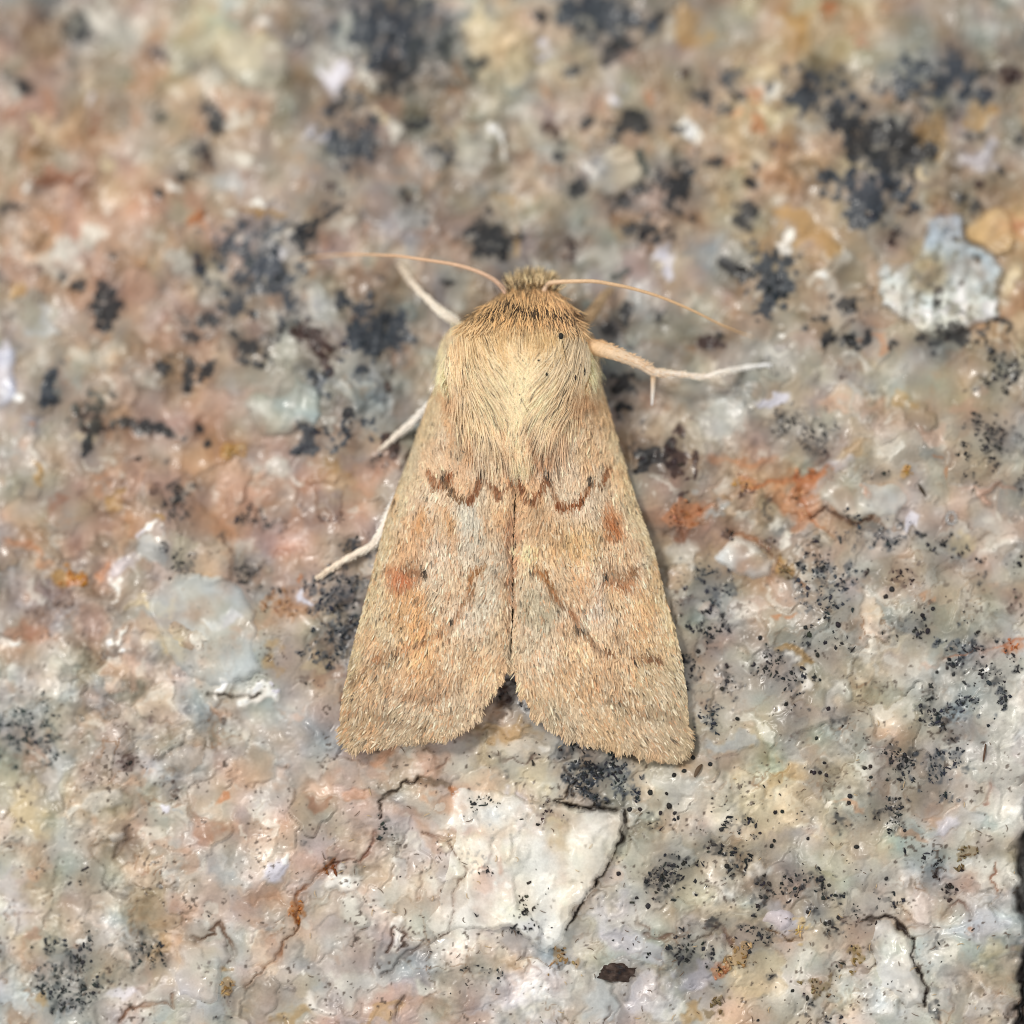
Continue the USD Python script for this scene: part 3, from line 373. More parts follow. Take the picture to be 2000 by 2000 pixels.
    for p in SPOTS + [q[:7] for q in PATCHES]:
        j = box(x, y, p[0], p[1], 1.9 * max(p[2], p[3]))
        if not len(j): continue
        m = patch_mask(x[j], y[j], p) * (min(0.86, 0.56 + 0.4 * p[5]) if p[1] < 900 and not (p[0] > 1400 and p[1] > 690) else min(0.62, 0.04 + 0.55 * p[5]) * np.clip(0.8 + 0.5 * G(x[j], y[j], 6, 61), 0.2, 1.3))
        soft = 0.25 * sst(1.7, 0.2, np.hypot(x[j] - p[0], y[j] - p[1]) / max(p[2], p[3])) * p[5]
        m = np.maximum(m, soft)
        col[j] += m[:, None] * (np.array(p[6]) + 5 * G(x[j], y[j], 9, 60)[:, None] - col[j]); h[j] += 2.0 * m
    for cx, cy, rx, ry, ang, tone, _ in CRUSTS:
        j = box(x, y, cx, cy, 2 * max(rx, ry))
        m = patch_mask(x[j], y[j], (cx, cy, rx, ry, ang, .55)) * 0.6
        col[j] += m[:, None] * (np.array(tone) - col[j]); h[j] += 3 * m
    for pts, wd, dep, dark, tone in CRACKS:
        c0 = np.mean(pts, 0); r = max(np.ptp(np.array(pts)[:, 0]), np.ptp(np.array(pts)[:, 1])) / 2 + 4 * wd + 30
        c0 = (np.min(pts, 0) + np.max(pts, 0)) / 2
        j = box(x, y, c0[0], c0[1], r)
        if not len(j): continue
        q = seg_dist(x[j] + 2.6 * G(x[j], y[j], 18, 70) + 1.2 * G(x[j], y[j], 7, 71), y[j] + 2.6 * G(x[j], y[j], 18, 72) + 1.2 * G(x[j], y[j], 7, 73), pts, 0) / (wd * np.clip(0.75 + 0.35 * G(x[j], y[j], 25, 74), 0.35, 1.4))
        m = sst(1.0, 0.35, q)
        fade = np.clip(0.62 + 0.45 * G(x[j], y[j], 34, 75), 0.12, 1) if dark < 0.78 else np.clip(0.85 + 0.25 * G(x[j], y[j], 34, 75), 0.5, 1)
        col[j] += (m * dark * fade + 0.12 * sst(3.5, 0.8, q))[:, None] * (np.array(tone) + (13 * G(x[j], y[j], 9, 76) if wd > 20 else 0 * m)[:, None] - col[j]); h[j] -= dep * sst(1.3, 0.2, q)
    fine = np.clip(x * 0 + y, 0, 2000) / 2000
    dust = sst(2.05, 2.5, G(x, y, 5.5, 80) + 0.5 * G(x, y, 50, 81)) * sst(0.35, 0.75, fine) * 0.6
    col += dust[:, None] * (np.array((74, 62, 54)) - col)
    lum0 = col @ np.array([.3, .59, .11]); col += ((lum0 - 160) * np.where(lum0 > 160, 0.30, 0.16))[:, None]
    col *= np.array([1.008, 0.996, 0.982])
    col = np.clip(col, 20, 249)
    return h, lin(col) * ALBEDO

# dense inside the frame, ever coarser outside it: one boulder half a metre across
def axis(step_lo, step_hi):
    s = [-140.0]
    while s[-1] < 2140: s.append(s[-1] + step_lo + (step_hi - step_lo) * np.clip(s[-1] / 1500, 0, 1))
    out, g = [s[-1]], 12.0
    while out[-1] < 21000: out.append(out[-1] + g); g *= 1.17
    lo, g = [s[0]], 12.0
    while lo[-1] > -19000: lo.append(lo[-1] - g); g *= 1.17
    return np.array(lo[:0:-1] + s + out[1:])
gx, gy = axis(2.9, 2.6), axis(4.2, 2.2)
XX, YY = np.meshgrid(gx, gy)
hh, cc = stone(XX, YY)
rr = np.hypot(XX - 1000, YY - 1000).ravel()
hh += -17500 * (np.clip(rr - 1500, 0, None) / 19000) ** 2.2 + 900 * sst(1500, 9000, rr) * G(XX, YY, 5200, 90).ravel() * sst(22000, 9000, rr)
nx, ny = len(gx), len(gy)
q = (np.arange(ny - 1)[:, None] * nx + np.arange(nx - 1)[None]).ravel()
faces = np.vstack([np.stack([q, q + nx, q + 1], 1), np.stack([q + 1, q + nx, q + nx + 1], 1)])
ROCK = xform("granite_boulder", label="mottled pink, grey and cream granite boulder the moth rests on", kind="structure")
put("rock_face", W(XX.ravel(), YY.ravel(), hh), faces, M_ROCK, ROCK, cc)
g = 60.0; v = np.array([[-g, -g, -0.375], [g, -g, -0.375], [g, g, -0.375], [-g, g, -0.375]])
put("ground", v, [[0, 1, 2], [0, 2, 3]], M_SOIL, smooth=False, label="bare earth and short turf around the boulder", kind="structure")
from scipy.interpolate import RegularGridInterpolator
_hi = RegularGridInterpolator((gy, gx), hh.reshape(ny, nx))
H = lambda x, y: _hi(np.stack([np.ravel(y), np.ravel(x)], -1))

# ------------------------------------------------------------------ raised flakes and crystals in the rock face
def fill(poly, step, jitter=0.25, seed=1):
    """Triangulates a shapely polygon with an even scatter of inner points; returns xy and triangles."""
    x0, y0, x1, y1 = poly.bounds
    X, Y = np.meshgrid(np.arange(x0, x1, step), np.arange(y0, y1, step)); X[::2] += step / 2
    r = np.random.default_rng(seed)
    P = np.stack([X.ravel(), Y.ravel()], -1) + r.uniform(-jitter, jitter, (X.size, 2)) * step
    P = P[shapely.contains_xy(poly.buffer(-step * 0.5), P[:, 0], P[:, 1])]
    n = max(12, int(poly.exterior.length / step))
    B = np.array([poly.exterior.interpolate(k / n, normalized=True).coords[0] for k in range(n)])
    P = np.vstack([B, P]); T = Delaunay(P).simplices
    c = P[T].mean(1); T = T[shapely.contains_xy(poly, c[:, 0], c[:, 1])]
    a, b, c = P[T[:, 0]], P[T[:, 1]], P[T[:, 2]]
    flip = ((b - a)[:, 0] * (c - a)[:, 1] - (b - a)[:, 1] * (c - a)[:, 0]) > 0      # y runs downwards, so world-up faces turn the other way
    T[flip] = T[flip][:, ::-1]
    return P, T, n
Z3, Z5, Z6, Z7, ZB1, ZB2, ZB3, Z4 = (0, 0), (1300, 0), (0, 650), (1300, 650), (0, 1350), (650, 1400), (1300, 1350), (650, 0)
FLAKES = [  # name, label, corner, outline, (lift where hard, direction that is hard or None), tint, amount
 ("stone_flake", "large white flaky slab below the moth's tail", ZB2, [(255,520),(300,425),(380,362),(480,335),(640,365),(760,400),(900,390),(1060,440),(1200,472),(1330,490),(1450,496),(1574,508),(1560,640),(1490,785),(1400,930),(1310,1030),(1250,1150),(1200,1240),(1150,1280),(1110,1265),(1060,1190),(960,1140),(820,1150),(640,1150),(560,1195),(480,1080),(470,930),(500,800),(440,680),(310,600)], 26, (0.85, 0.3), (240,236,224), .66),
 ("stone_flake", "pale blue-white crusty flake at the right edge", Z5, [(1400,1190),(1480,1160),(1560,1150),(1615,1160),(1610,1230),(1640,1310),(1700,1340),(1790,1380),(1805,1470),(1780,1560),(1800,1640),(1810,1700),(1700,1740),(1580,1780),(1450,1812),(1380,1800),(1290,1730),(1200,1670),(1150,1630),(1165,1560),(1140,1470),(1200,1430),(1320,1390),(1390,1330),(1400,1260)], 22, None, (200,212,214), .85),
 ("stone_flake", "cream-ochre stone beside the pale blue-white flake", Z5, [(1625,1230),(1720,1135),(1800,1110),(1860,1180),(1890,1300),(1860,1368),(1760,1372),(1690,1330),(1640,1290)], 14, None, (208,176,128), .8),
 ("quartz_grain", "pale blue glassy grain left of the moth's shoulder", Z6, [(1310,370),(1350,310),(1430,322),(1500,340),(1560,290),(1600,210),(1680,270),(1760,330),(1740,430),(1690,500),(1560,550),(1440,580),(1380,530),(1330,470)], 14, None, (172,180,172), .85),
 ("quartz_grain", "lavender-white crystal cut by the left edge", Z6, [(-60,70),(90,62),(82,200),(98,330),(40,395),(-60,420)], 12, None, (200,202,216), .85),
 ("feldspar_slab", "white slab bounded by a crack near the dark crevice", ZB3, [(1110,1232),(1200,1215),(1260,1270),(1330,1322),(1342,1420),(1360,1530),(1400,1600),(1390,1690),(1290,1720),(1230,1640),(1110,1600),(1130,1480),(1080,1420),(1050,1300)], 18, (0.95, -0.1), (222,219,212), .8),
 ("stone_chip", "small white chip with a notch, lower left of the white slab", ZB2, [(307,1272),(320,1172),(345,1137),(380,1165),(362,1205),(380,1222),(365,1260)], 8, None, (228,222,226), .9),
 ("feldspar_grain", "large pale grey crystal at the right, framed by orange crust", Z7, [(800,830),(860,790),(1000,780),(1150,792),(1280,790),(1330,870),(1310,930),(1250,990),(1100,1000),(1030,1030),(950,1000),(880,930),(820,890)], 8, (-0.2, 0.9), (200,198,188), .8),
 ("feldspar_grain", "white oval crystal right of the wing", Z7, [(245,1190),(300,1130),(400,1110),(480,1130),(540,1190),(590,1260),(560,1310),(490,1320),(400,1322),(310,1270)], 10, None, (216,213,205), .85),
 ("feldspar_grain", "pink-rimmed crystal below the left of the grey quartz", ZB1, [(890,310),(960,290),(1100,290),(1100,380),(1040,460),(960,450),(890,400)], 8, None, (206,192,178), .7),
 ("feldspar_slab", "pinkish white slab in the lower left", ZB1, [(950,1335),(1040,1345),(1150,1330),(1230,1312),(1250,1430),(1220,1500),(1200,1580),(1180,1680),(1100,1690),(980,1640),(930,1560),(960,1450)], 8, None, (212,202,196), .6),
 ("quartz_grain", "big smooth grey quartz grain left of the left wing", Z6, [(870,1330),(1000,1280),(1200,1290),(1300,1370),(1370,1470),(1390,1590),(1380,1700),(1420,1830),(1300,1900),(1130,1920),(1000,1850),(900,1750),(830,1600),(780,1450)], 7, None, (188,192,188), .78),
 ("stone_chip", "tiny white-topped chip left of the pinkish white slab", ZB1, [(540,742),(600,762),(690,745),(690,800),(640,830),(590,812)], 8, None, (212,206,196), .8),
 ("feldspar_grain", "lilac-white crystal in the lower right", ZB3, [(500,1205),(560,1175),(640,1160),(725,1200),(665,1270),(620,1312),(560,1272)], 7, None, (206,198,204), .75),
 ("quartz_grain", "grey-lilac smooth grain near the bottom, right of centre", ZB3, [(190,1340),(250,1290),(320,1312),(330,1420),(300,1500),(212,1500),(178,1420)], 9, None, (190,182,184), .75),
 ("feldspar_grain", "round pale crystal above the right antenna", Z4, [(1480,800),(1560,770),(1660,822),(1690,920),(1640,1020),(1520,1060),(1400,1040),(1370,950),(1420,870)], 16, None, (204,199,184), .65),
 ("feldspar_slab", "cream slab near the top left corner", Z3, [(1150,200),(1300,150),(1450,160),(1560,250),(1540,380),(1560,480),(1420,510),(1250,440),(1180,330)], 14, None, (206,196,168), .6),
 ("feldspar_grain", "pinkish glassy crystal ringed with black beside the right wing", Z7, [(160,1500),(190,1455),(260,1450),(320,1495),(300,1540),(220,1555)], 8, None, (204,190,180), .8),
]
def crystal(name, label, zo, pts, lift, hard, tint, k, seed):
    P = np.array(pts, float) * 0.36232 + np.array(zo)
    poly = shapely.Polygon(P).buffer(4).buffer(-4)
    n = int(poly.exterior.length / 3); B = np.array([poly.exterior.interpolate(t / n, normalized=True).coords[0] for t in range(n)])
    B = B + np.stack([2.6 * G(B[:, 0], B[:, 1], 20, 91) + 1.6 * G(B[:, 0], B[:, 1], 8, 92), 2.6 * G(B[:, 0], B[:, 1], 20, 93) + 1.6 * G(B[:, 0], B[:, 1], 8, 94)], -1)
    poly = shapely.Polygon(B).buffer(0)
    if poly.geom_type != "Polygon": poly = max(poly.geoms, key=lambda g: g.area)
    poly = poly.buffer(3)
    V, T, nb = fill(poly, 3.4 if P[:, 1].mean() > 1000 else 5, seed=seed)
    ex = shapely.distance(poly.exterior, shapely.points(V[:, 0], V[:, 1]))
    h, c = stone(V[:, 0], V[:, 1])
    up = np.full(len(V), float(lift))
    if hard is not None:
        ce = P.mean(0); w = ((V - ce) @ np.array(hard)) / np.ptp(P, 0).max() * 2
        up = lift * sst(-0.5, 0.5, w) - 5 * sst(-0.2, -0.7, w)
    prof = sst(0, 16 if name != 'stone_flake' else 8, ex)
    h = (h + (base_height(V[:, 0], V[:, 1]) + np.mean(h - base_height(V[:, 0], V[:, 1])) - h) * 0.75 * sst(4, 40, ex)) if name == 'quartz_grain' else h
    z = h + np.where(ex < 0.2, -14, -5 + (up + 5) * prof) + (0.5 if name == 'quartz_grain' else 1.5) * G(V[:, 0], V[:, 1], 30, 95) * prof
    base = (np.array(tint) + (8 * G(V[:, 0], V[:, 1], 44, 96) + 4 * G(V[:, 0], V[:, 1], 14, 97))[:, None] + (5 * G(V[:, 0], V[:, 1], 38, 86))[:, None] * np.array([.6, 0, -.8]))
    if "crusty" in label:                                     # lighter towards the lower rim, lilac at the tip, ochre heart with a pit
        x, y = V.T
        base += sst(470, 620, y + 12 * G(x, y, 30, 98))[:, None] * np.array((44, 38, 30)) - sst(520, 430, y)[:, None] * np.array((34, 34, 22))
        base += (sst(55, 20, np.hypot(x - 1812, y - 535)) * 0.75)[:, None] * (np.array((158, 138, 92)) - base)
        base += (sst(0.5, 1.4, G(x, y, 12, 99)) * 0.6)[:, None] * (np.array((112, 112, 100)) - base)
        for hx, hy, hr in ((1833, 569, 12), (1865, 464, 6), (1912, 510, 6), (1829, 590, 10), (1880, 554, 3)):
            m = sst(hr * 1.15, hr * 0.6, np.hypot(x - hx, y - hy) + 2 * G(x, y, 8, 77)); base += m[:, None] * (np.array((46, 48, 48)) - base); z -= 6 * m
        z += 4 * G(x, y, 16, 88) * prof + 2 * G(x, y, 6, 89) * prof
    lum = (c @ np.array([0.3, 0.6, 0.1]) / ALBEDO)
    keep = sst(0.16, 0.06, lum) * 0.85                        # dark specks, cracks run across
    kk = k * (1 - keep) * ((0.15 + 0.85 * sst(0, 13, ex)) if name != 'stone_flake' else (0.4 + 0.6 * sst(0, 10, ex))) * np.clip(0.78 + 0.3 * G(V[:, 0], V[:, 1], 44, 90) + 0.12 * G(V[:, 0], V[:, 1], 14, 85), 0.15, 1.2)
    col = c + kk[:, None] * (lin(np.clip(base, 30, 246)) * ALBEDO - c)
    put(name, W(V[:, 0], V[:, 1], z), T, M_CRYST if name != "stone_flake" else M_ROCK, ROCK, col, label=label)
    return V, z
FZ = []
for s, fl in enumerate(FLAKES): FZ.append(crystal(*fl, seed=s))
_fp = np.vstack([np.column_stack([v, z]) for v, z in FZ]); _ft = cKDTree(_fp[:, :2])
def top(x, y):
    """Height of whatever stone lies uppermost: the rock face or a flake on it."""
    x, y = np.ravel(x), np.ravel(y); h = H(x, y); d, i = _ft.query(np.stack([x, y], -1)); z = _fp[i, 2]
    return np.where(d < 5, np.maximum(h, z), h)

# ------------------------------------------------------------------ lichens, crusts, dots
def grains(P, R, hgt, tone, spread, r, sides=7, elong=0.5, rings=2, round_=False):
    """Low domed grains at the points P with radii R; one mesh: vertices (u), triangles, colours."""
    n = len(P); a = np.linspace(0, 2 * np.pi, sides, endpoint=False)
    V, cols, nv = [], [], 1 + sides * rings
    el = 1 + r.uniform(-elong, elong, n); th = r.uniform(0, np.pi, n); wob = 1 + (0.08 if round_ else 0.42) * r.standard_normal((n, sides)).clip(-1.5, 1.5)
    z0 = top(P[:, 0], P[:, 1])
    def ring(fr, zf):
        ex, ey = np.cos(a)[None] * wob * R[:, None] * fr * el[:, None], np.sin(a)[None] * wob * R[:, None] * fr / el[:, None]
        return np.stack([P[:, :1] + ex * np.cos(th)[:, None] - ey * np.sin(th)[:, None], P[:, 1:] + ex * np.sin(th)[:, None] + ey * np.cos(th)[:, None], (z0 + zf * R * hgt)[:, None] + 0 * ex], -1)
    parts = [np.concatenate([P, (z0 + R * hgt * 1.05)[:, None]], 1)[:, None], ring(0.68, 0.8)]
    if rings == 3: parts.append(ring(0.97, 0.3))
    parts.append(ring(1.0, -0.9))
    V = np.concatenate(parts, 1)
    T, k = [], np.arange(sides)
    T.append(np.stack([0 * k, 1 + (k + 1) % sides, 1 + k], 1))
    for q in range(rings - 1):
        o, p = 1 + q * sides, 1 + (q + 1) * sides
        T += [np.stack([o + k, o + (k + 1) % sides, p + k], 1), np.stack([o + (k + 1) % sides, p + (k + 1) % sides, p + k], 1)]
    T = np.vstack(T)[:, ::-1]
    T = (T[None] + (np.arange(n) * V.shape[1])[:, None, None]).reshape(-1, 3)
    base = np.clip(np.array(tone)[None] + spread * r.standard_normal((n, 1)) + 3 * r.standard_normal((n, 3)), 16, 245)
    return V.reshape(-1, 3), T[:, ::-1], np.repeat(lin(base) * ALBEDO, V.shape[1], 0)
def scatter(p, r, spacing):
    cx, cy, rx, ry = p[:4]; m = int(4 * 3.6 * max(rx, ry) ** 2 / spacing ** 2)
    P = np.array([cx, cy]) + r.uniform(-1.9, 1.9, (m, 2)) * max(rx, ry)
    k = patch_mask(P[:, 0], P[:, 1], p)
    return P[r.random(m) < k ** 1.3 * 0.5]
def put_u(name, V, T, mat, parent, C_, **props):
    return put(name, W(V[:, 0], V[:, 1], V[:, 2]), T, mat, parent, C_, **props)
for s, p in enumerate(PATCHES):
    r = np.random.default_rng(200 + s); sharp = p[1] > 1000 or (p[0] > 1350 and p[1] > 700)
    P = scatter(p, r, 4.9 if sharp else 12.0)
    if len(P) < 6: P = np.array([[p[0], p[1]]]) + r.normal(0, 6, (8, 2))
    R = (1.1 + r.exponential(1.25, len(P)).clip(0, 3.6)) * (1 if sharp else 1.6)
    V, T, c = grains(P, R, 0.5, np.array(p[6]) * 0.68, 9, r)
    put_u("lichen_patch" if p[6] is not KR else "lichen_tuft", V, T, M_LICHEN, "/World", c, label=p[7], category="lichen")
r = np.random.default_rng(300); Ps = []
for p in SPOTS:
    Ps.append(scatter(p, r, 9.0))
Ps = np.vstack(Ps)
# peppering of tiny specks over the lower right stone
q = r.uniform(0, 2000, (9000, 2)); dens = sst(900, 1500, q[:, 1] + 0.35 * (q[:, 0] - 1000)) * sst(300, 1500, q[:, 0] + 200) * sst(-0.3, 1.3, F(q[:, 0], q[:, 1], 120, 61, 2))
q = q[r.random(len(q)) < dens * 0.35]
V, T, c = grains(np.vstack([Ps, q]), np.concatenate([1.2 + r.exponential(1.2, len(Ps)).clip(0, 3.4), 1.0 + r.exponential(0.7, len(q)).clip(0, 2.8)]), 0.8, (48, 44, 42), 9, r)
put_u("lichen_specks", V, T, M_LICHEN, "/World", c, label="fine black and brown lichen specks peppered over the granite", category="lichen", kind="stuff")
DOTS = [(1337,1505,5.5),(1317,1514,6),(1270,1548,8),(1307,1574,8),(1230,1581,7),(1250,1581,6),(1290,1588,6),(1318,1588,5.5),(1266,1770,8),(1208,1706,6.5),(1262,1722,6),(1354,1480,6.5),(1387,1493,6.5),(1336,1506,6),(1316,1515,5),(1767,1622,5),(1673,1654,7),(1637,1792,5.5),(1620,1801,6),(1548,1935,5),(1619,1729,5.5),(1731,1716,5.5),(1590,1509,6),(1602,1509,5.5),(1614,1514,5),(1514,1587,6),(1528,1585,5.5),(1409,1620,6.5),(1484,1628,5),(1420,1692,7.5),(1507,1652,6),(1512,1642,5),(1578,1638,5),(1318,1600,5),(1324,1598,5.5),(1302,1550,4.5),(1660,1555,7),(1658,1568,6),(1618,1384,6),(1595,1442,5.5),(1610,1490,4.5),(1689,1500,6),(1700,1497,5.5),(1701,1518,5),(1440,1404,6),(1742,1151,8),(1730,1165,7),(1822,1189,6),(1812,1233,8),(1854,1288,6),(1830,1313,5),(1850,1305,5),(1863,1302,4.5),(1990,1100,6),(1995,1087,5),(1993,1105,5),(1410,1345,6),(1364,1272,7),(1485,1246,7),(1637,1220,8),(1581,1240,8),(1597,1279,7),(1880,1080,5),(1907,1092,5)]
MARKS = [(1330,1500,"below the right wing tip"),(1255,1580,"right of the white flake's top corner"),(1310,1590,"on bare stone right of the white flake"),(1250,1740,"beside the white flake's lower right edge"),(1390,1493,"next to the pointed seed scale"),(1430,1640,"around the oval grey-black lichen"),(1600,1509,"in the short row on cream stone"),(1510,1610,"in the middle of the cream stone"),(1620,1390,"above the small white crystals"),(1670,1655,"alone below the bright white speck"),(1700,1500,"among the loose grains of the angular cluster"),(1640,1760,"right of the black grain ring"),(1740,1158,"above the brownish crescent"),(1820,1210,"near the upright speck trail"),(1855,1300,"under the thick black clump"),(1990,1095,"at the far right edge"),(1385,1310,"close to the right wing's outer edge"),(1590,1240,"right of the broad sooty lichen"),(1548,1935,"near the bottom of the picture"),(1890,1085,"right of the lichen band under the droplet"),(1767,1622,"under the hanging trail of grains")]
mark_of = lambda x, y: min(MARKS, key=lambda m: math.hypot(m[0] - x, m[1] - y))[2]
ORD = ["leftmost", "second from the left", "third from the left", "fourth from the left", "fifth from the left", "sixth from the left", "seventh from the left"]
def dot_label(x, y):
    same = sorted(q for q in DOTS if mark_of(q[0], q[1]) == mark_of(x, y)); n = [q[:2] for q in same].index((x, y))
    return "small round black lichen dot " + mark_of(x, y) if len(same) == 1 else f"{ORD[min(n, 6)] if n < len(same) - 1 else 'rightmost'} small black lichen dot " + mark_of(x, y)
for k, (x, y, rad) in enumerate(DOTS):
    r = np.random.default_rng(400 + k)
    V, T, c = grains(np.array([[x, y]], float), np.array([float(rad) * 0.74]), 0.85, (36, 34, 34), 4, r, sides=12, elong=0.12, rings=3, round_=True)
    put_u("lichen_dot", V, T, M_LICHEN, "/World", c, label=dot_label(x, y), category="lichen", group="round black lichen dots")
for s, p in enumerate(CRUSTS):
    r = np.random.default_rng(500 + s); P = scatter((*p[:5], .62), r, 6.5)
    if len(P) < 8: P = np.array([[p[0], p[1]]]) + r.normal(0, 6, (10, 2))
    V, T, c = grains(P, r.uniform(2, 5, len(P)), 0.7, p[5], 18, r)
    dk = scatter((*p[:5], .5), r, 13)
    if len(dk):
        V2, T2, c2 = grains(dk, r.uniform(1.5, 3.2, len(dk)), 1.0, (60, 46, 34), 8, r); T2 = T2 + len(V); V, T, c = np.vstack([V, V2]), np.vstack([T, T2]), np.vstack([c, c2])
    put_u("lichen_crust" if "moss" not in p[6] else "moss_tuft", V, T, M_CRUST, "/World", c, label=p[6], category="lichen" if "moss" not in p[6] else "moss")

# ------------------------------------------------------------------ tubes for legs, feelers, fibres
def tube(pts, rad, sides=8, seg=5, joints=0):
    """Smooth tapering tube through the points (u); vertices, triangles, and each ring's position along it from 0 to 1."""
    pts, rad = np.array(pts, float), np.array(rad, float); n = len(pts)
    t, tt = np.arange(n), np.linspace(0, n - 1, (n - 1) * seg + 1)
    from scipy.interpolate import PchipInterpolator
    P, R = PchipInterpolator(t, pts)(tt), PchipInterpolator(t, rad)(tt)
    if joints: u_ = np.linspace(0, 1, len(R)); R = R * (1 + 0.16 * sst(0.55, 0.7, u_) * np.cos(u_ * 2 * np.pi * joints))
    d = np.gradient(P, axis=0); d /= np.linalg.norm(d, axis=1, keepdims=True) + 1e-9
    up = np.array([0, 0, 1.0]); s = np.cross(d, up); s /= np.linalg.norm(s, axis=1, keepdims=True) + 1e-9; u = np.cross(s, d)
    a = np.linspace(0, 2 * np.pi, sides, endpoint=False)
    V = P[:, None] + R[:, None, None] * (np.cos(a)[None, :, None] * s[:, None] + np.sin(a)[None, :, None] * u[:, None])
    m = len(P); V = V.reshape(-1, 3); k = np.arange(sides); T = []
    for q in range(m - 1):
        o, p = q * sides, (q + 1) * sides
        T += [np.stack([o + k, o + (k + 1) % sides, p + k], 1), np.stack([o + (k + 1) % sides, p + (k + 1) % sides, p + k], 1)]
    V = np.vstack([V, P[:1], P[-1:]]); e = m * sides
    T += [np.stack([0 * k + e, (k + 1) % sides, k], 1), np.stack([0 * k + e + 1, (m - 1) * sides + k, (m - 1) * sides + (k + 1) % sides], 1)]
    w = np.append(np.repeat(np.linspace(0, 1, m), sides), [0, 1])
    T = np.vstack(T)
    tm = trimesh.Trimesh(W(V[:, 0], V[:, 1], V[:, 2]), T, process=False)
    if tm.volume < 0: T = T[:, ::-1]
    return V, T, w
def join(*ms):
    V, T, w, n = [], [], [], 0
    for v, t, c in ms: V.append(v); T.append(t + n); w.append(c); n += len(v)
    return np.vstack(V), np.vstack(T), np.concatenate(w)

# ------------------------------------------------------------------ the moth
MOTH = xform("moth", label="tan furry moth with rust-marked wings resting on the granite", category="moth")
LW = np.array([(930,640),(880,642),(863,668),(855,735),(830,800),(800,885),(758,998),(740,1066),(712,1174),(684,1285),(667,1369),(663,1406),(672,1440),(692,1461),(740,1454),(786,1447),(833,1440),(879,1435),(921,1409),(945,1376),(968,1343),(984,1311),(996,1292),(1000,1200),(1001,1090),(1004,995),(1010,880),(1012,760),(1005,660)], float)
RW = np.array([(1080,640),(1140,640),(1160,656),(1169,690),(1174,745),(1192,806),(1219,899),(1247,988),(1275,1066),(1299,1160),(1317,1220),(1334,1295),(1343,1369),(1347,1440),(1331,1476),(1308,1482),(1271,1474),(1224,1463),(1178,1453),(1140,1446),(1103,1430),(1066,1413),(1042,1385),(1019,1345),(1008,1320),(998,1290),(1003,1200),(1003,1090),(1007,995),(1010,880),(1012,760),(1020,660)], float)
BODY = np.array([  # y, centre x, half width, top z, height
 (546,1040,12,-112,14),(556,1038,36,-92,36),(572,1036,58,-58,70),(595,1030,84,-24,100),(620,1022,104,-4,125),(650,1016,126,10,140),(690,1012,142,20,150),(730,1010,144,22,150),(790,1008,128,16,140),(860,1006,104,2,118),(960,1003,82,-16,92),(1100,1000,64,-24,66),(1230,998,40,-26,40),(1285,998,12,-30,16)], float)
def body_row(y): return [np.interp(y, BODY[:, 0], BODY[:, k]) for k in range(1, 5)]
def body_top(x, y):
    cx, hw, zt, hg = body_row(y); a = np.abs(x - cx) / hw
    return np.where(a < 1, zt - hg / 2 + hg / 2 * np.sqrt(np.clip(1 - a ** 2.2, 0, 1)), -1e3)
def wing_z(x, y, side):
    xe = np.interp(y, [640, 668, 735, 800, 885, 998, 1066, 1174, 1285, 1369, 1440], [880, 863, 855, 830, 800, 758, 740, 712, 684, 667, 663]) if side < 0 else np.interp(y, [640, 690, 745, 806, 899, 988, 1066, 1160, 1295, 1369, 1440], [1140, 1169, 1174, 1192, 1219, 1247, 1275, 1299, 1334, 1343, 1347])
    xc = np.interp(y, [640, 1000, 1300], [1010, 1004, 999]); a = np.clip(np.abs(x - xc) / np.abs(xe - xc), 0, 1.1)
    zr = np.interp(y, [640, 700, 800, 900, 1000, 1150, 1300, 1450, 1500], [-40, -8, 4, 10, 16, 20, 18, 8, 4])
    ze = np.interp(y, [640, 720, 800, 900, 1000, 1200, 1450, 1500], [-96, -90, -84, -72, -56, -30, 4, 4])
    z = zr + (ze - zr) * a ** 2.1 - 10 * np.exp(-(a / 0.05) ** 2) * sst(820, 900, y)
    ax, ay = (870, 560) if side < 0 else (1150, 560); th = np.arctan2(x - ax, y - ay)
    return z + 1.8 * np.sin(th * 46 + 0.8 * G(x, y, 120, 62)) * sst(850, 1100, y) + 1.6 * G(x, y, 60, 63)
RUSTC, GREYC, PALE, DARK = (178,112,66), (196,186,166), (208,200,180), (52,44,36)
WBASE = (230,199,164)
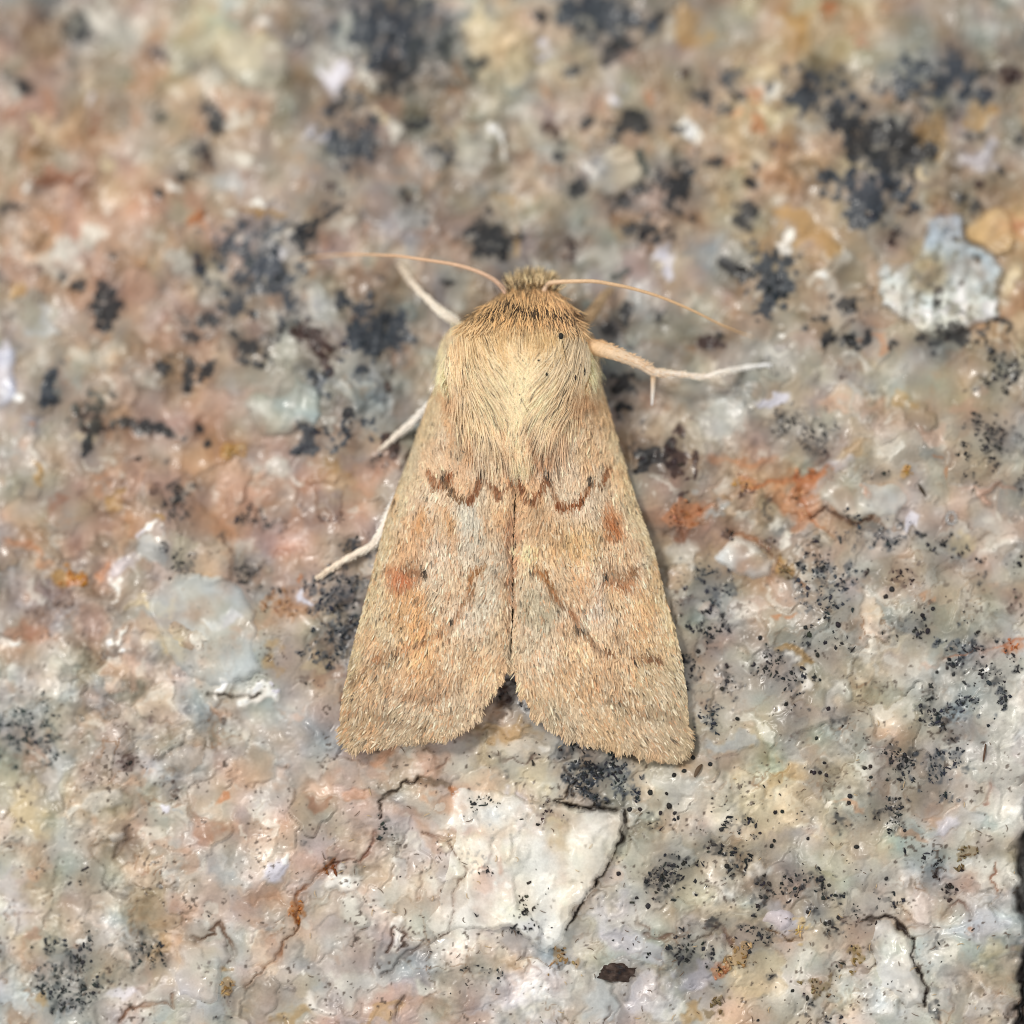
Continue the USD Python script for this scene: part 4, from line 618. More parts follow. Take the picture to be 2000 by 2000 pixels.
def wing_colour(x, y):
    """The moth's own pattern, sRGB."""
    x, y = np.asarray(x, float), np.asarray(y, float)
    col = np.zeros((len(x), 3)) + np.array(WBASE)
    xw, yw = x + 5 * G(x, y, 22, 110), y + 7 * G(x, y, 22, 111)
    col += (7 * G(x, y, 60, 112) + 6 * G(x, y * 0.5, 18, 113))[:, None] + (9 * G(x, y, 75, 114))[:, None] * np.array([.5, -.1, -.8])
    xe = np.where(x < 1003, np.interp(y, [640,668,735,800,885,998,1066,1174,1285,1369,1440],[880,863,855,830,800,758,740,712,684,667,663]), np.interp(y,[640,690,745,806,899,988,1066,1160,1295,1369,1440],[1140,1169,1174,1192,1219,1247,1275,1299,1334,1343,1347]))
    ed = np.abs(x - xe)
    def mix(m, c): 
        nonlocal col; col = col + np.asarray(m)[:, None] * (np.array(c, float) - col)
    def bl(cx, cy, rx, ry, c, k, ang=0):
        a = math.radians(ang); dx, dy = xw - cx, yw - cy
        mix(sst(1.35, 0.35, np.hypot((dx * math.cos(a) + dy * math.sin(a)) / rx, (-dx * math.sin(a) + dy * math.cos(a)) / ry)) * k, c)
    mix(sst(46, 8, ed + 7 * G(x, y, 30, 115)) * sst(680, 900, y) * 0.6, (196,184,146))             # paler olive front edge
    mix(sst(0.2, 1.6, F(x, y * 0.6, 60, 116)) * 0.4, (210,152,100)); mix(sst(0.6, 1.9, F(x, y * 0.5, 46, 120)) * 0.35, GREYC)
    mix(sst(1290, 1450, y + 0.12 * np.abs(x - 1000)) * 0.5, (186,164,132)); mix(sst(1380, 1460, y + 12 * G(x, y, 40, 121)) * 0.25, (150,128,98))
    bl(920,1020,34,52,(212,206,190),.85,-12); bl(950,1165,36,86,(208,198,178),.8,4); bl(1050,1190,44,70,(182,170,142),.75,-8); bl(975,1100,18,60,(196,176,152),.6)
    bl(1000,1040,14,50,(186,136,104),.6); bl(1000,1130,12,90,(188,136,102),.6); bl(1000,950,16,26,(192,140,100),.6); bl(1060,1030,44,50,(192,166,132),.5)
    bl(760,1200,40,90,(204,194,164),.5,12); bl(880,1290,60,50,(210,178,142),.4); bl(1160,1330,70,50,(192,152,112),.45); bl(820,1330,60,46,(204,156,112),.4); bl(1270,1330,40,80,(178,164,132),.5)
    bl(905,880,30,20,(176,160,134),.6); bl(1110,880,46,20,(178,160,132),.55); bl(1060,860,36,34,(190,150,116),.5); bl(850,800,16,50,(192,180,150),.5,20); bl(868,780,14,26,RUSTC,.6,15); bl(1140,790,18,34,RUSTC,.65,-15); bl(1100,850,12,30,RUSTC,.35); bl(880,840,14,40,(206,150,98),.5)
    bl(975,820,14,30,(196,140,96),.5); bl(1040,850,20,20,(190,142,104),.5); bl(872,1020,20,40,(206,152,98),.5); bl(825,1020,16,34,(206,150,96),.6); bl(1196,1032,19,40,(174,104,58),.85,-15); bl(1140,1060,50,40,(206,172,118),.5)
    bl(782,1132,36,22,(190,118,78),.75); bl(786,1142,18,12,(176,94,60),.6); bl(802,1116,26,12,(138,98,68),.75); bl(790,1180,34,36,(208,156,106),.6); bl(1216,1124,40,15,(138,100,68),.85); bl(1210,1147,36,14,(166,106,68),.7); bl(1060,870,26,30,(196,146,104),.5); bl(930,900,24,26,(206,150,98),.45); bl(1150,880,26,50,(214,170,122),.5); bl(1200,1175,28,26,(206,160,104),.5); bl(1130,1165,34,40,(204,158,112),.45)
    def line(pts, wd, c, k): mix(sst(1.0, 0.25, seg_dist(0.6 * x + 0.4 * xw, 0.6 * y + 0.4 * yw, pts, 0) / (wd * 1.15)) * np.clip(k * np.maximum(1.1 + 0.4 * G(x, y, 16, 126), 0.72), 0.1, 0.98), np.array(c) * 0.78)
    line([(838,928),(846,950),(868,944),(874,930)],11,(176,100,54),.85); line([(866,944),(880,968),(914,985)],8,(156,116,80),.75); line([(914,985),(925,962),(940,940),(958,952),(970,968)],9,(160,98,58),.85); line([(1014,944),(1028,974),(1040,990),(1053,960),(1068,936),(1084,958),(1092,985),(1108,996),(1134,984),(1154,952),(1178,944),(1190,917)],7,(168,104,60),.8); line([(1092,985),(1108,996),(1130,985)],9,(168,88,40),.7)
    line([(914,985),(926,960),(940,936),(956,950),(972,972)],8,(150,92,56),.9); line([(1014,946),(1026,974),(1040,992),(1054,962),(1068,936),(1080,952)],7,(160,100,62),.85); line([(972,972),(986,955),(998,948)],6,(176,116,78),.6)
    line([(945,1112),(925,1118),(918,1150)],9,(192,132,80),.6); line([(918,1150),(898,1205),(878,1228),(820,1260),(777,1273),(730,1290)],9,(184,124,80),.5); line([(1048,1120),(1066,1125),(1086,1160)],9,(190,126,70),.75); line([(1086,1160),(1117,1201),(1131,1230)],9,(176,112,70),.68); line([(1140,1236),(1168,1268),(1195,1276)],9,(166,116,78),.75); line([(1210,1250),(1232,1278),(1262,1290),(1290,1290)],10,(164,118,82),.62)
    line([(690,1330),(740,1300),(800,1280)],8,(170,136,100),.4); line([(760,1350),(830,1370),(900,1350)],14,(186,140,104),.4); line([(1190,1370),(1260,1400),(1320,1400)],16,(168,142,110),.45); line([(700,1400),(760,1410),(820,1420)],16,(172,144,112),.4)
    mix(sst(0.5, 1.7, G(x, y, 26, 122) + 0.5 * G(x, y, 70, 123)) * sst(1000, 1350, y) * 0.35, (172,156,126)); mix(sst(0.6, 1.8, G(x, y, 30, 124)) * sst(950, 1250, y) * 0.35, (214,166,124)); mix(sst(0.7, 1.8, G(x, y, 22, 125)) * 0.3, (222,212,188))
    for cx, cy, rx, ry in ((828,1121,5.5,7),(1182,1131,5,9),(940,929,4.5,9),(1069,931,5,8),(881,1216,3,7),(1128,1234,3.5,7),(1140,1236,3,5),(1038,1122,4,10),(879,965,4,5),(1153,943,5,9),(864,934,4,8),(991,1068,2.5,2.5),(1008,1068,2.5,2.5),(774,1280,2.5,8),(876,1078,2,3),(1240,1292,3,5)):
        rx, ry = rx * 1.3, ry * 1.3
        mix(sst(1.2, 0.5, np.hypot((x - cx) / rx, (y - cy) / ry)) * 0.9, DARK)
    mix(sst(900, 800, y + 16 * G(x, y, 40, 118)) * 0.35, (224,194,148))
    mix(sst(1.8, 2.4, G(x, y * 0.45, 7, 117)) * 0.35, (130,100,72))
    return np.clip(col, 30, 240)
def wing(poly_pts, side, label):
    poly = shapely.Polygon(poly_pts).buffer(-6).buffer(6)
    V, T, nb = fill(poly, 6.0, seed=3 + side)
    z = wing_z(V[:, 0], V[:, 1], side); n = len(V); c = lin(wing_colour(V[:, 0], V[:, 1]) * 0.88) * ALBEDO
    z2 = z - 5.0
    b = np.arange(nb); bn = (b + 1) % nb
    side_t = np.vstack([np.stack([b, bn, b + n], 1), np.stack([bn, bn + n, b + n], 1)])
    A = np.vstack([np.column_stack([V, z]), np.column_stack([V, z2])]); TT = np.vstack([T, T[:, ::-1] + n, side_t])
    wp = put_u("forewing", A, TT, M_SCALE, MOTH, np.vstack([c, c * 0.8]), label=label)
    # scales: small flat tapering blades, shingled towards the wing tip
    r = np.random.default_rng(31 + side); x0, y0, x1, y1 = poly.bounds
    P = r.uniform((x0, y0), (x1, y1), (88000, 2)); P = P[shapely.contains_xy(poly.buffer(-3), P[:, 0], P[:, 1])]
    P = P[np.argsort(P[:, 1])]
    edge = shapely.distance(shapely.LineString(poly_pts[12:23] if side < 0 else poly_pts[13:25]), shapely.points(P[:, 0], P[:, 1]))
    tipx = np.interp(P[:, 1], [640, 1450], [0, 1])
    ang = (0.30 * (P[:, 0] - 1003) / 300 + 0.22 * (P[:, 0] - 1003) / 330 * tipx) + r.normal(0, 0.17, len(P)) + 0.12 * G(P[:, 0], P[:, 1], 50, 130)
    # beside the seam hairs lean towards it
    ang += -np.sign(P[:, 0] - 1003) * 0.30 * np.exp(-np.abs(P[:, 0] - 1003) / 22) * sst(1290, 1200, P[:, 1])
    ang *= np.where(edge < 45, 0.6, 1); ang += np.where(edge < 45, 0.25 * (P[:, 0] - 1003) / 300 - side * -0.18, 0)
    ang += r.normal(0, 1, len(P)) * (r.random(len(P)) < 0.03)
    L = r.uniform(11, 22, len(P)) * np.where(edge < 16, 1.15, 1); Wd = r.uniform(1.0, 2.1, len(P))
    tip = P + np.stack([np.sin(ang), np.cos(ang)], -1) * L[:, None]; ok = shapely.contains_xy(poly.buffer(1.5), tip[:, 0], tip[:, 1]) | (edge < 26)
    P, ang, L, Wd, edge = P[ok], ang[ok], L[ok], Wd[ok], edge[ok]
    d = np.stack([np.sin(ang), np.cos(ang)], -1); pr = np.stack([d[:, 1], -d[:, 0]], -1)
    zf = lambda Q: wing_z(Q[:, 0], Q[:, 1], side)
    lift = r.uniform(1.0, 5.0, len(P)) + (r.random(len(P)) < 0.02) * 5
    rows = []
    for t, w, l in ((0, 0.55, 0.25), (0.45, 1.0, 0.75), (1.0, 0.28, 1.0)):
        Q = P + d * (L * t)[:, None]; zz = zf(Q) + lift * l * (1 if t < 1 else 0.85)
        for s in (-1, 1): rows.append(np.column_stack([Q + s * pr * (Wd * w)[:, None], zz]))
    A = np.stack(rows, 1); m = len(P)
    t0 = np.array([[0, 1, 2], [1, 3, 2], [2, 3, 4], [3, 5, 4]])
    T = (t0[None] + (np.arange(m) * 6)[:, None, None]).reshape(-1, 3)
    mid = P + d * (L * (0.72 + 0.22 * r.standard_normal(m)))[:, None]; c = wing_colour(mid[:, 0], mid[:, 1]); pick = r.random(m); off = sst(900, 1150, P[:, 1])
    for lo, hi, t_, k_ in ((0, .13, (150, 128, 104), .5), (.13, .22, (204, 146, 104), .5), (.22, .34, (240, 228, 202), .6)):
        q_ = ((pick >= lo) & (pick < hi)) * k_ * (0.5 + 0.5 * off); c += q_[:, None] * (np.array(t_) - c)
    tone = r.choice([0.62, 0.93, 1.0, 1.05, 1.12], m, p=[.03, .25, .38, .24, .10])
    c = np.clip(c * tone[:, None] + r.normal(0, 3, (m, 1)), 20, 250); c = np.repeat(lin(c) * 0.93, 6, 0)
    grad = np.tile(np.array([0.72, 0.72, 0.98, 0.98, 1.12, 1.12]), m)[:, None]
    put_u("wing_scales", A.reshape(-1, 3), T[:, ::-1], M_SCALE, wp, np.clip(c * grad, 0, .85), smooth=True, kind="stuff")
    # fringe: fine pale blades beyond the outer margin
    line = shapely.LineString(poly_pts[12:23] if side < 0 else poly_pts[13:26]); nf = 1500
    t = np.sort(r.uniform(0, line.length, nf)); P = np.array([line.interpolate(q).coords[0] for q in t]); Q2 = np.array([line.interpolate(min(q + 2, line.length)).coords[0] for q in t]); Q1 = np.array([line.interpolate(max(q - 2, 0)).coords[0] for q in t])
    tg = Q2 - Q1; nrm = np.stack([tg[:, 1], -tg[:, 0]], -1); nrm /= np.linalg.norm(nrm, axis=1, keepdims=True); nrm *= np.sign(nrm[:, 1:2] + 1e-9) 
    d = 0.45 * nrm + np.array([[0.0, 0.9]]) + r.normal(0, 0.13, (nf, 2)) + 0.12 * np.stack([G(P[:, 0], P[:, 1], 14, 131), 0 * t], -1); d /= np.linalg.norm(d, axis=1, keepdims=True); pr = np.stack([d[:, 1], -d[:, 0]], -1)
    clump = 0.75 + 0.3 * G(P[:, 0], P[:, 1], 11, 132)
    L = r.uniform(13, 23, nf) * np.clip(clump, .35, 1.3); P = P - d * r.uniform(2, 12, nf)[:, None]; Wd = r.uniform(1.1, 2.1, nf); z0 = wing_z(P[:, 0], P[:, 1], side); dz = r.uniform(-6, 5, nf)
    rows = [np.column_stack([P + d * (L * t)[:, None] + s * pr * (Wd * w)[:, None], z0 + dz * t + 1.5]) for t, w in ((0, .8), (.5, 1), (1, .2)) for s in (-1, 1)]
    A = np.stack(rows, 1); T = (t0[None] + (np.arange(nf) * 6)[:, None, None]).reshape(-1, 3)
    c = np.clip(wing_colour(P[:, 0], P[:, 1] - 4) * r.uniform(0.85, 1.2, (nf, 1)), 20, 248); c = np.repeat(lin(c) * 0.93, 6, 0)
    put_u("fringe", A.reshape(-1, 3), T[:, ::-1], M_SCALE, wp, np.clip(c * np.tile([0.85, 0.85, 1, 1, 1.1, 1.1], nf)[:, None], 0, .85), kind="stuff")
# one continuous body: head, thorax and abdomen
yy = np.linspace(546, 1285, 90); a = np.linspace(0, 2 * np.pi, 40, endpoint=False); rows = []
for y in yy:
    cx, hw, zt, hg = body_row(y); ca, sa = np.cos(a), np.sin(a)
    rows.append(np.stack([cx + hw * np.sign(ca) * np.abs(ca) ** 0.92, np.full(40, y), zt - hg / 2 + hg / 2 * np.sign(sa) * np.abs(sa) ** 0.92], -1))
V = np.vstack(rows); k = np.arange(40); T = []
for q in range(89):
    o, p = q * 40, q * 40 + 40; T += [np.stack([o + k, o + (k + 1) % 40, p + k], 1), np.stack([o + (k + 1) % 40, p + (k + 1) % 40, p + k], 1)]
V = np.vstack([V, [[1040, 544, -85]], [[998, 1290, -38]]]); e = 3600
T += [np.stack([0 * k + e, (k + 1) % 40, k], 1), np.stack([0 * k + e + 1, 89 * 40 + k, 89 * 40 + (k + 1) % 40], 1)]; T = np.vstack(T)
if trimesh.Trimesh(W(V[:, 0], V[:, 1], V[:, 2]), T, process=False).volume < 0: T = T[:, ::-1]
cb = np.where((V[:, 1] < 625)[:, None], np.array([[150, 116, 72]]), np.array([[170, 142, 102]])).astype(float)
body = put_u("body", V, T, M_LEG, MOTH, lin(cb) * ALBEDO)
wing(LW, -1, "left forewing with a pale grey patch beside the seam"); wing(RW, 1, "right forewing with a strong rust zigzag and drooping tip")
for sx in (-1, 1):                                                # compound eyes, low on the sides of the head under the fur
    s = trimesh.creation.icosphere(3, 20); ex, ey, ez = 1036 + sx * 40, 584, -86
    V = s.vertices * np.array([0.8, 1, 1]) + np.array([ex, ey, ez]); put_u("eye", V, s.faces[:, ::-1], M_CRYST, MOTH, np.tile(lin((48, 40, 30)), (len(V), 1)))

def moth_top(x, y):
    return (np.maximum(body_top(x, y), np.where(x < 1003, wing_z(x, y, -1), wing_z(x, y, 1)) * np.where(y > 640, 1, 0) + np.where(y > 640, 0, -1e3))).clip(-104)
def hairs(name, P, ang, bend, L, width, lift, colour, parent, r, seg=6, tipdark=None, zbase=None, droop=0.0):
    """Fur as fine tapering curves rooted at P, heading along ang (0 = towards the tail), curving by bend."""
    n = len(P); pts = np.zeros((n, seg, 3)); q = P.copy(); an = ang.copy()
    z0 = moth_top(P[:, 0], P[:, 1]) if zbase is None else zbase
    for s in range(seg):
        t = s / (seg - 1)
        zz = moth_top(q[:, 0], q[:, 1]); zz = np.where(zz < z0 - 26, z0 - 26 * t * (0.3 + droop), zz) if zbase is None else z0
        pts[:, s, :2] = q; pts[:, s, 2] = zz + lift * (0.15 + 0.85 * np.sin(np.pi * min(t * 0.62 + 0.02, 1))) 
        q = q + np.stack([np.sin(an), np.cos(an)], -1) * (L / (seg - 1))[:, None]; an = an + bend / (seg - 1) + r.normal(0, 0.025, n)
    w = width[:, None] * np.array([0.8, 1, 1, .85, .6, .2])[None, :seg]
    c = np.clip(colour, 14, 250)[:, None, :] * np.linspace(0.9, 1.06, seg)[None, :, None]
    if tipdark is not None: c = np.where((tipdark[:, None, None]) & (np.arange(seg) >= seg - 3)[None, :, None], np.array((58, 42, 28)), c)
    p = path(name, parent); b = UsdGeom.BasisCurves.Define(stage, p)
    b.CreateTypeAttr("linear"); b.CreateWrapAttr("nonperiodic")
    b.CreateCurveVertexCountsAttr(Vt.IntArray.FromNumpy(np.full(n, seg, np.int32)))
    b.CreatePointsAttr(Vt.Vec3fArray.FromNumpy(W(pts[..., 0], pts[..., 1], pts[..., 2]).reshape(-1, 3).astype(np.float32)))
    b.CreateWidthsAttr(Vt.FloatArray.FromNumpy((w * S).ravel().astype(np.float32))); b.SetWidthsInterpolation("vertex")
    pv = UsdGeom.PrimvarsAPI(b).CreatePrimvar("col", Sdf.ValueTypeNames.Color3fArray, "vertex"); pv.Set(Vt.Vec3fArray.FromNumpy((lin(np.clip(c, 8, 254)) * 0.97).reshape(-1, 3).astype(np.float32)))
    UsdShade.MaterialBindingAPI.Apply(b.GetPrim()).Bind(M_HAIR); tag(b, kind="stuff")
r = np.random.default_rng(77)
OUT = shapely.Polygon([(905,625),(870,650),(860,700),(866,740),(880,770),(905,800),(940,830),(975,850),(1008,862),(1040,850),(1080,830),(1120,800),(1150,760),(1168,720),(1166,670),(1145,640),(1120,622),(1080,604),(1018,604),(960,610)])
P = r.uniform((850, 590), (1180, 870), (40000, 2)); P = P[shapely.contains_xy(OUT, P[:, 0], P[:, 1])]; P = P[:20000]; P = P[np.argsort(-P[:, 1])]
dx = P[:, 0] - 1012; ad = np.abs(dx); sg = np.sign(dx)
inner = sst(14, 40, ad) * sst(135, 85, ad) * sst(600, 660, P[:, 1])
ang = -sg * (0.86 * inner * sst(880, 700, P[:, 1]) + 0.42 * inner * sst(700, 860, P[:, 1])) + sg * 0.10 * sst(95, 150, ad) + r.normal(0, 0.045, len(P)) + 0.13 * G(P[:, 0], P[:, 1], 34, 140)
bend = sg * 0.42 * inner + r.normal(0, 0.08, len(P))
L = r.uniform(65, 120, len(P)) * (1 - 0.5 * sst(70, 130, ad) * sst(660, 720, P[:, 1])) * (0.75 + 0.25 * sst(850, 700, P[:, 1]))
base = np.array((255, 230, 190)) + np.zeros((len(P), 3))
base += (sst(80, 140, ad) * 0.5)[:, None] * (np.array((252, 214, 170)) - base)
base += (sst(128, 150, ad) * 0.8)[:, None] * (np.array((244, 234, 198)) - base)
base += (sst(660, 600, P[:, 1]) * 0.75)[:, None] * (np.array((214, 178, 122)) - base)
base += (sst(18, 4, ad) * 0.5)[:, None] * (np.array((255, 234, 196)) - base)
base += (sst(60, 110, dx) * sst(740, 650, P[:, 1]) * 0.4)[:, None] * (np.array((230, 220, 196)) - base)
wc = wing_colour(P[:, 0], P[:, 1] + 20) * 1.05; kb = np.maximum(sst(750, 850, P[:, 1] + 10 * r.standard_normal(len(P))) * sst(8, 40, ad), 0.75 * sst(88, 135, ad) * sst(680, 740, P[:, 1])); base += kb[:, None] * (wc - base)
base *= r.choice([0.4, 0.86, 0.98, 1.03], len(P), p=[.05, .17, .5, .28])[:, None]
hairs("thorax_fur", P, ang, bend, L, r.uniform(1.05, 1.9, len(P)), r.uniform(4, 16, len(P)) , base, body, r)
# collar and head: shorter golden-brown hair with dark tips along the collar's hind edge
P = r.uniform((900, 545), (1150, 632), (14000, 2)); P[:, 1] += r.normal(0, 5, len(P)) * (P[:, 1] > 600); cxh = np.interp(P[:, 1], BODY[:, 0], BODY[:, 1]); hwh = np.interp(P[:, 1], BODY[:, 0], BODY[:, 2]); P = P[np.abs(P[:, 0] - cxh) < hwh * 0.98][:5200]; P = P[np.argsort(-P[:, 1])]
out = (P[:, 0] - 1030) / 80
ang = out * 0.55 + r.normal(0, 0.22, len(P)); fwd = P[:, 1] + r.normal(0, 6, len(P)) < 564
ang = np.where(fwd, np.pi - out * 0.9 + r.normal(0, 0.25, len(P)), ang)
base = np.array((216, 176, 124)) + (sst(-0.2, 1.0, out) * 0.8)[:, None] * (np.array((232, 184, 134)) - np.array((216, 176, 124)))[None]
base = np.where(fwd[:, None], np.array((224, 198, 154)), base) * r.choice([0.42, 0.8, 1.0, 1.14], len(P), p=[.13, .3, .37, .2])[:, None]
base += (sst(606, 634, P[:, 1]) * 0.7)[:, None] * (np.array((240, 210, 164)) * r.choice([.5, .9, 1.], len(P), p=[.1, .4, .5])[:, None] - base)
arc = 612 + 22 * np.abs((P[:, 0] - 1012) / 100) ** 1.6 + 6 * G(P[:, 0], P[:, 1], 20, 141)
td = (np.abs(P[:, 1] + 30 - arc) < 11) & (r.random(len(P)) < 0.62 * sst(930, 1000, P[:, 0]))
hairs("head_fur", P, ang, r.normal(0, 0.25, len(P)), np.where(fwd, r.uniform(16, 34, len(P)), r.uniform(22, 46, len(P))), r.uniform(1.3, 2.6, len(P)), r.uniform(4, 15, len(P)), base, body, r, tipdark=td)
# soft pale fluff standing out at both shoulders
for sg_ in (-1, 1):
    n = 900; t = r.uniform(0, 1, n); P = np.stack([np.interp(t, [0, .35, 1], [898, 868, 862] if sg_ < 0 else [1128, 1154, 1164]), 632 + 108 * t], -1) + r.normal(0, 5, (n, 2)); P[:, 0] -= sg_ * r.uniform(0, 22, n)
    hairs("shoulder_fur", P, sg_ * r.normal(0.2, 0.18, n), -sg_ * r.uniform(0.1, 0.5, n), r.uniform(22, 46, n), r.uniform(1.2, 2.2, n), r.uniform(2, 7, n), np.array((250, 232, 190)) * r.choice([0.8, 1, 1.05], n)[:, None], body, r)
# stray longer hairs on the wing roots behind the thorax
P = r.uniform((880, 790), (1140, 890), (1500, 2)); P = P[np.abs(P[:, 0] - 1008) < 128 - 0.45 * (P[:, 1] - 790)]
hairs("wing_root_fur", P, -np.sign(P[:, 0] - 1006) * 0.2 * np.exp(-np.abs(P[:, 0] - 1006) / 60) + r.normal(0, 0.1, len(P)), r.normal(0, 0.1, len(P)), r.uniform(34, 66, len(P)), r.uniform(1.3, 2.3, len(P)), r.uniform(3, 9, len(P)), (wing_colour(P[:, 0], P[:, 1]) * r.choice([0.5, 0.9, 1.04, 1.14], len(P), p=[.1, .25, .4, .25])[:, None]), body, r)
# black flecks lying on the thorax fur
for x, y, a_, b_ in ((1095,657,6,8),(1068,731,2.8,4.5),(1052,704,3.5,2.2),(1142,726,1.8,8),(1015,771,1.8,2.2),(1124,737,1.6,6)):
    V, T, c = grains(np.array([[x, y]], float), np.array([1.0]), 1, (40, 32, 26), 2, np.random.default_rng(int(x)), sides=9, elong=.01, rings=3, round_=True)
    V[:, 0] = x + (V[:, 0] - x) * a_; V[:, 1] = y + (V[:, 1] - y) * b_; V[:, 2] = (V[:, 2] - top(x, y)[0]) * 4 + moth_top(np.array([x]), np.array([float(y)]))[0] + 13
    put_u("dark_fleck", V, T, M_LICHEN, body, c)

def gz(x, y, up): return float(top([x], [y])[0]) + up
def limb(name, pts, rad, c0, c1, label=None, spur=None, hairy=0):
    pts = [(x, y, max(z, gz(x, y, q + 4))) for (x, y, z), q in zip(pts, rad)]
    m = tube(pts, rad, 10, 8, 11 if name == 'leg' else 0); ms = [m]
    if spur: ms.append(tube(spur[0], spur[1], 8, 4))
    V, T, w = join(*ms); r = np.random.default_rng(len(pts) + int(abs(pts[0][0])))
    col = np.array(c0)[None] * (1 - w[:, None] ** .6) + np.array(c1)[None] * w[:, None] ** .6 + r.normal(0, 5, (len(w), 1))
    p = put_u(name, V, T, M_LEG, MOTH, lin(np.clip(col, 20, 253)) * 0.93, label=label)
    if hairy:
        k = r.integers(0, len(m[0]) - 2, hairy); P = m[0][k]; f = np.array(pts)[-1] - np.array(pts)[0]; a0 = math.atan2(f[0], f[1])
        hairs("leg_scales", P[:, :2].copy(), a0 + r.normal(0, 0.2, hairy), r.normal(0, .1, hairy), r.uniform(5, 11, hairy), r.uniform(1.0, 1.8, hairy), np.zeros(hairy), np.clip(np.array(c0) * (1 - m[2][k])[:, None] + np.array(c1) * m[2][k][:, None] + r.normal(0, 10, (hairy, 1)), 30, 248), p, r, zbase=P[:, 2])
def gz(x, y, up): return float(top([x], [y])[0]) + up
LEGC, LEGT = (222, 208, 184), (200, 172, 146)
limb("leg", [(908,652,-128),(893,631,-112),(870,616,-104),(838,587,-112),(812,561,-130),(797,541,gz(797,541,6)),(782,520,gz(782,520,5))], [9,9.5,9,7,5.5,5,3], (252,248,236), (234,218,198), "pale foreleg stretched forward on the left", hairy=500)
limb("leg", [(1115,655,-70),(1136,634,-96),(1154,614,-118),(1172,588,-138),(1192,566,gz(1192,566,8))], [12,12,11,9,5], (180,150,112), (170,146,116), "tan blurred foreleg tucked beside the head", hairy=300)
limb("leg", [(1140,672,-62),(1172,681,-50),(1206,692,-44),(1252,712,-52),(1280,727,-60),(1322,730,-72),(1373,736,-84),(1411,726,-92),(1452,718,gz(1452,718,9)),(1500,712,gz(1500,712,6))], [14,15,13,9.5,8.5,5.5,5.5,4.5,4,2.5], (226,178,124), (253,252,250), "long white-banded middle leg on the right with a spur", spur=([(1276,726,-60),(1275,758,-72),(1273,791,-82)], [5,4,1.5]), hairy=700)
limb("leg", [(862,772,-84),(830,801,-100),(805,826,-112),(777,849,-128),(745,876,gz(745,876,5))], [8,8.5,8,6,3], (252,250,246), (240,226,208), "short middle leg showing at the left wing edge", hairy=300)
limb("leg", [(800,930,-90),(768,987,-78),(745,1040,-82),(733,1061,-84),(694,1082,-90),(656,1104,-96),(622,1126,gz(622,1126,5))], [7,8,8.5,8,6.5,5.5,3], (252,250,246), (242,222,198), "long hind leg reaching out past the left wing", hairy=500)
limb("antenna", [(992,582,-66),(984,566,-70),(968,549,-64),(935,531,-58),(889,517,-58),(833,508,-62),(763,499,-92),(693,497,-130),(628,501,gz(628,501,10)),(585,508,gz(585,508,6))], [4.4,4.7,4.4,4.0,3.7,3.3,2.8,2.3,1.7,.9], (232,198,180), (212,172,132), "left antenna curving back over the stone")
limb("antenna", [(1060,582,-66),(1067,558,-68),(1078,552,-60),(1103,550,-48),(1150,549,-34),(1206,557,-36),(1275,575,-42),(1345,603,-56),(1415,637,-86),(1470,658,gz(1470,658,8))], [4.4,4.7,4.6,4.2,3.9,3.5,3.0,2.5,1.9,.9], (234,208,184), (212,172,126), "right antenna arched toward the pale flake")

# ------------------------------------------------------------------ loose bits on the stone
def bit(name, V, T, c, mat, label, cat, **kw): put_u(name, V, T, mat, "/World", c, label=label, category=cat, **kw)
r = np.random.default_rng(91)                                       # shrivelled seed husk: a wrinkled oval with ridges
s = trimesh.creation.icosphere(4, 1.0); v = s.vertices.copy(); nrm = 1 + 0.09 * np.sin(9 * v[:, 0] + 3 * v[:, 1] + 2) + 0.07 * G(v[:, 0] * 60, v[:, 1] * 60 + v[:, 2] * 40, 22, 150) + 0.05 * G(v[:, 0] * 60, v[:, 1] * 60, 9, 151)
v = v * nrm[:, None] * np.array([37, 17, 13]); v[:, 2] = np.maximum(v[:, 2], -8); v += np.array([1208, 1900, gz(1208, 1900, 3)])
cs = lin(np.clip(np.array((62, 46, 38)) + 13 * G(v[:, 0], v[:, 1], 7, 152)[:, None], 18, 130)) * ALBEDO
bit("seed_husk", v, s.faces[:, ::-1], cs, M_LICHEN, "dark brown wrinkled seed husk lying near the lower edge", "seed husk")
a = np.linspace(0, 2 * np.pi, 15); ring = [(1858 + 9 * math.cos(t) , 1012 + 12 * math.sin(t), gz(1858 + 9 * math.cos(t), 1012 + 12 * math.sin(t), 3.5)) for t in a]
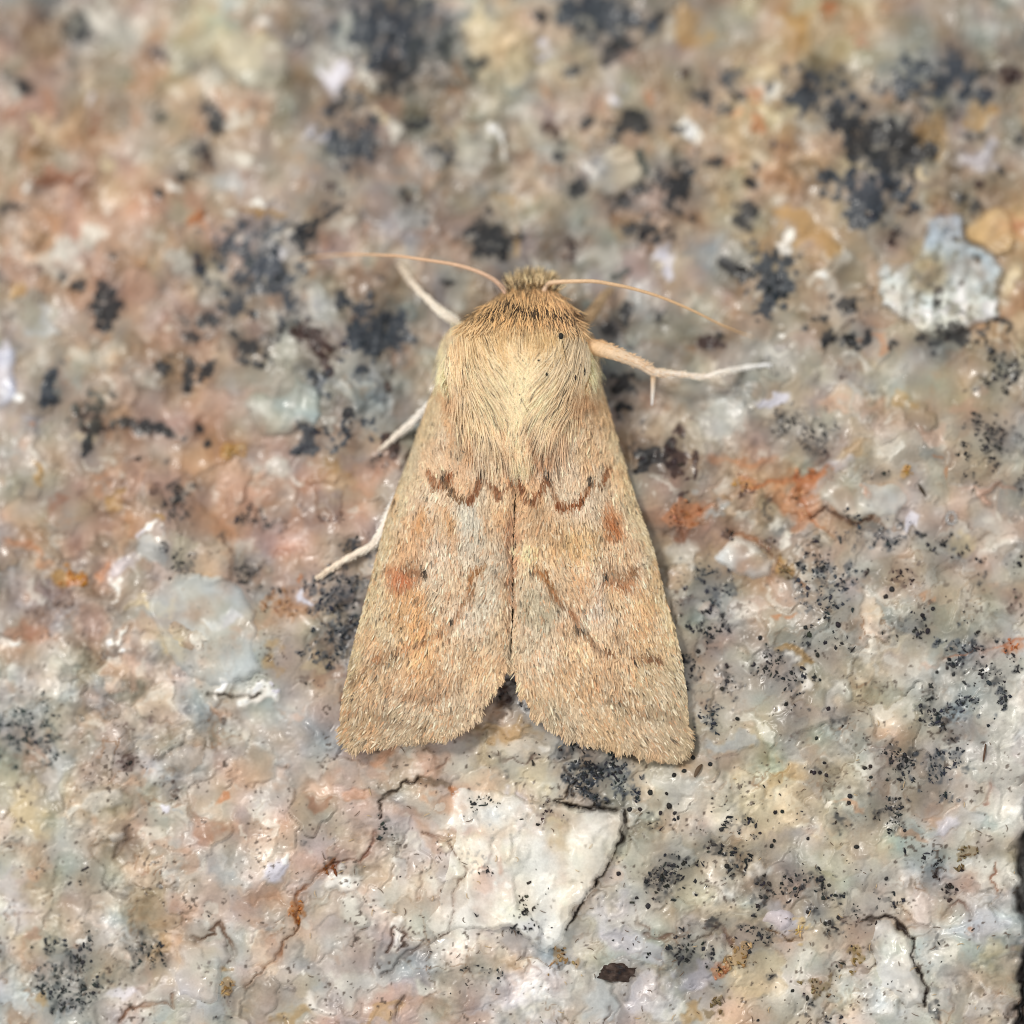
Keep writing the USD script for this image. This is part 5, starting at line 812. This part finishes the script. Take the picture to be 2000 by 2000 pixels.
V, T, w = tube(ring, [3.6] * 15, 9, 3); bit("droplet_ring", V, T, None, M_GLASSY, "tiny clear ring-shaped droplet on the stone at the right", "droplet")
V, T, w = tube([(1794,945,gz(1794,945,3)),(1800,957,gz(1800,957,5)),(1808,969,gz(1808,969,3))], [1.5, 3.2, 1.2], 7, 4); bit("splinter", V, T, np.tile(lin((56, 44, 30)), (len(V), 1)), M_LEG, "short dark splinter standing beside the large pale crystal", "splinter")
V, T, w = tube([(1357,1518,gz(1357,1518,3)),(1363,1504,gz(1363,1504,6)),(1371,1493,gz(1371,1493,3))], [1.5, 4.6, 1.5], 7, 4); bit("seed_scale", V, T, np.tile(lin((92, 74, 56)), (len(V), 1)), M_LEG, "small grey-brown pointed seed scale among black dots below the right wing tip", "seed scale")
V, T, w = tube([(1925,1453,gz(1925,1453,3)),(1923,1470,gz(1923,1470,5)),(1868,1430,0)][:2] + [(1920,1488,gz(1920,1488,3))], [1.2, 2.2, 1], 6, 4); bit("twig", V, T, np.tile(lin((86, 62, 46)), (len(V), 1)), M_LEG, "thin brown twig bit beside the smooth white stone at the right edge", "twig")
ms = []
P = r.uniform((560, 1350), (2000, 2000), (260, 2)); P = P[r.random(len(P)) < sst(1300, 1800, P[:, 1])]
for x, y in P:
    L, t0_, bnd = r.uniform(5, 17), r.uniform(0, 6.28), r.normal(0, 1.2); pts = []; xx, yy_ = x, y
    for s_ in range(5):
        pts.append((xx, yy_, gz(np.clip(xx, -100, 2100), np.clip(yy_, -100, 2100), 1.2 + 2 * math.sin(s_ * 0.8)))); xx += math.cos(t0_) * L / 4; yy_ += math.sin(t0_) * L / 4; t0_ += bnd / 4
    v, t, w = tube(pts, [0.4, 0.7, 0.8, .7, .3], 5, 1); ms.append((v, t, np.tile(lin(np.array((96, 74, 56)) if r.random() < .7 else np.array((196, 170, 130))), (len(v), 1))))
V, T, c = [], [], []; n = 0
for v, t, w in ms: V.append(v); T.append(t + n); c.append(w); n += len(v)
put_u("plant_fibres", np.vstack(V), np.vstack(T), M_LEG, "/World", np.vstack(c), label="short curled plant fibres and dust caught on the lower stone", category="debris", kind="stuff")
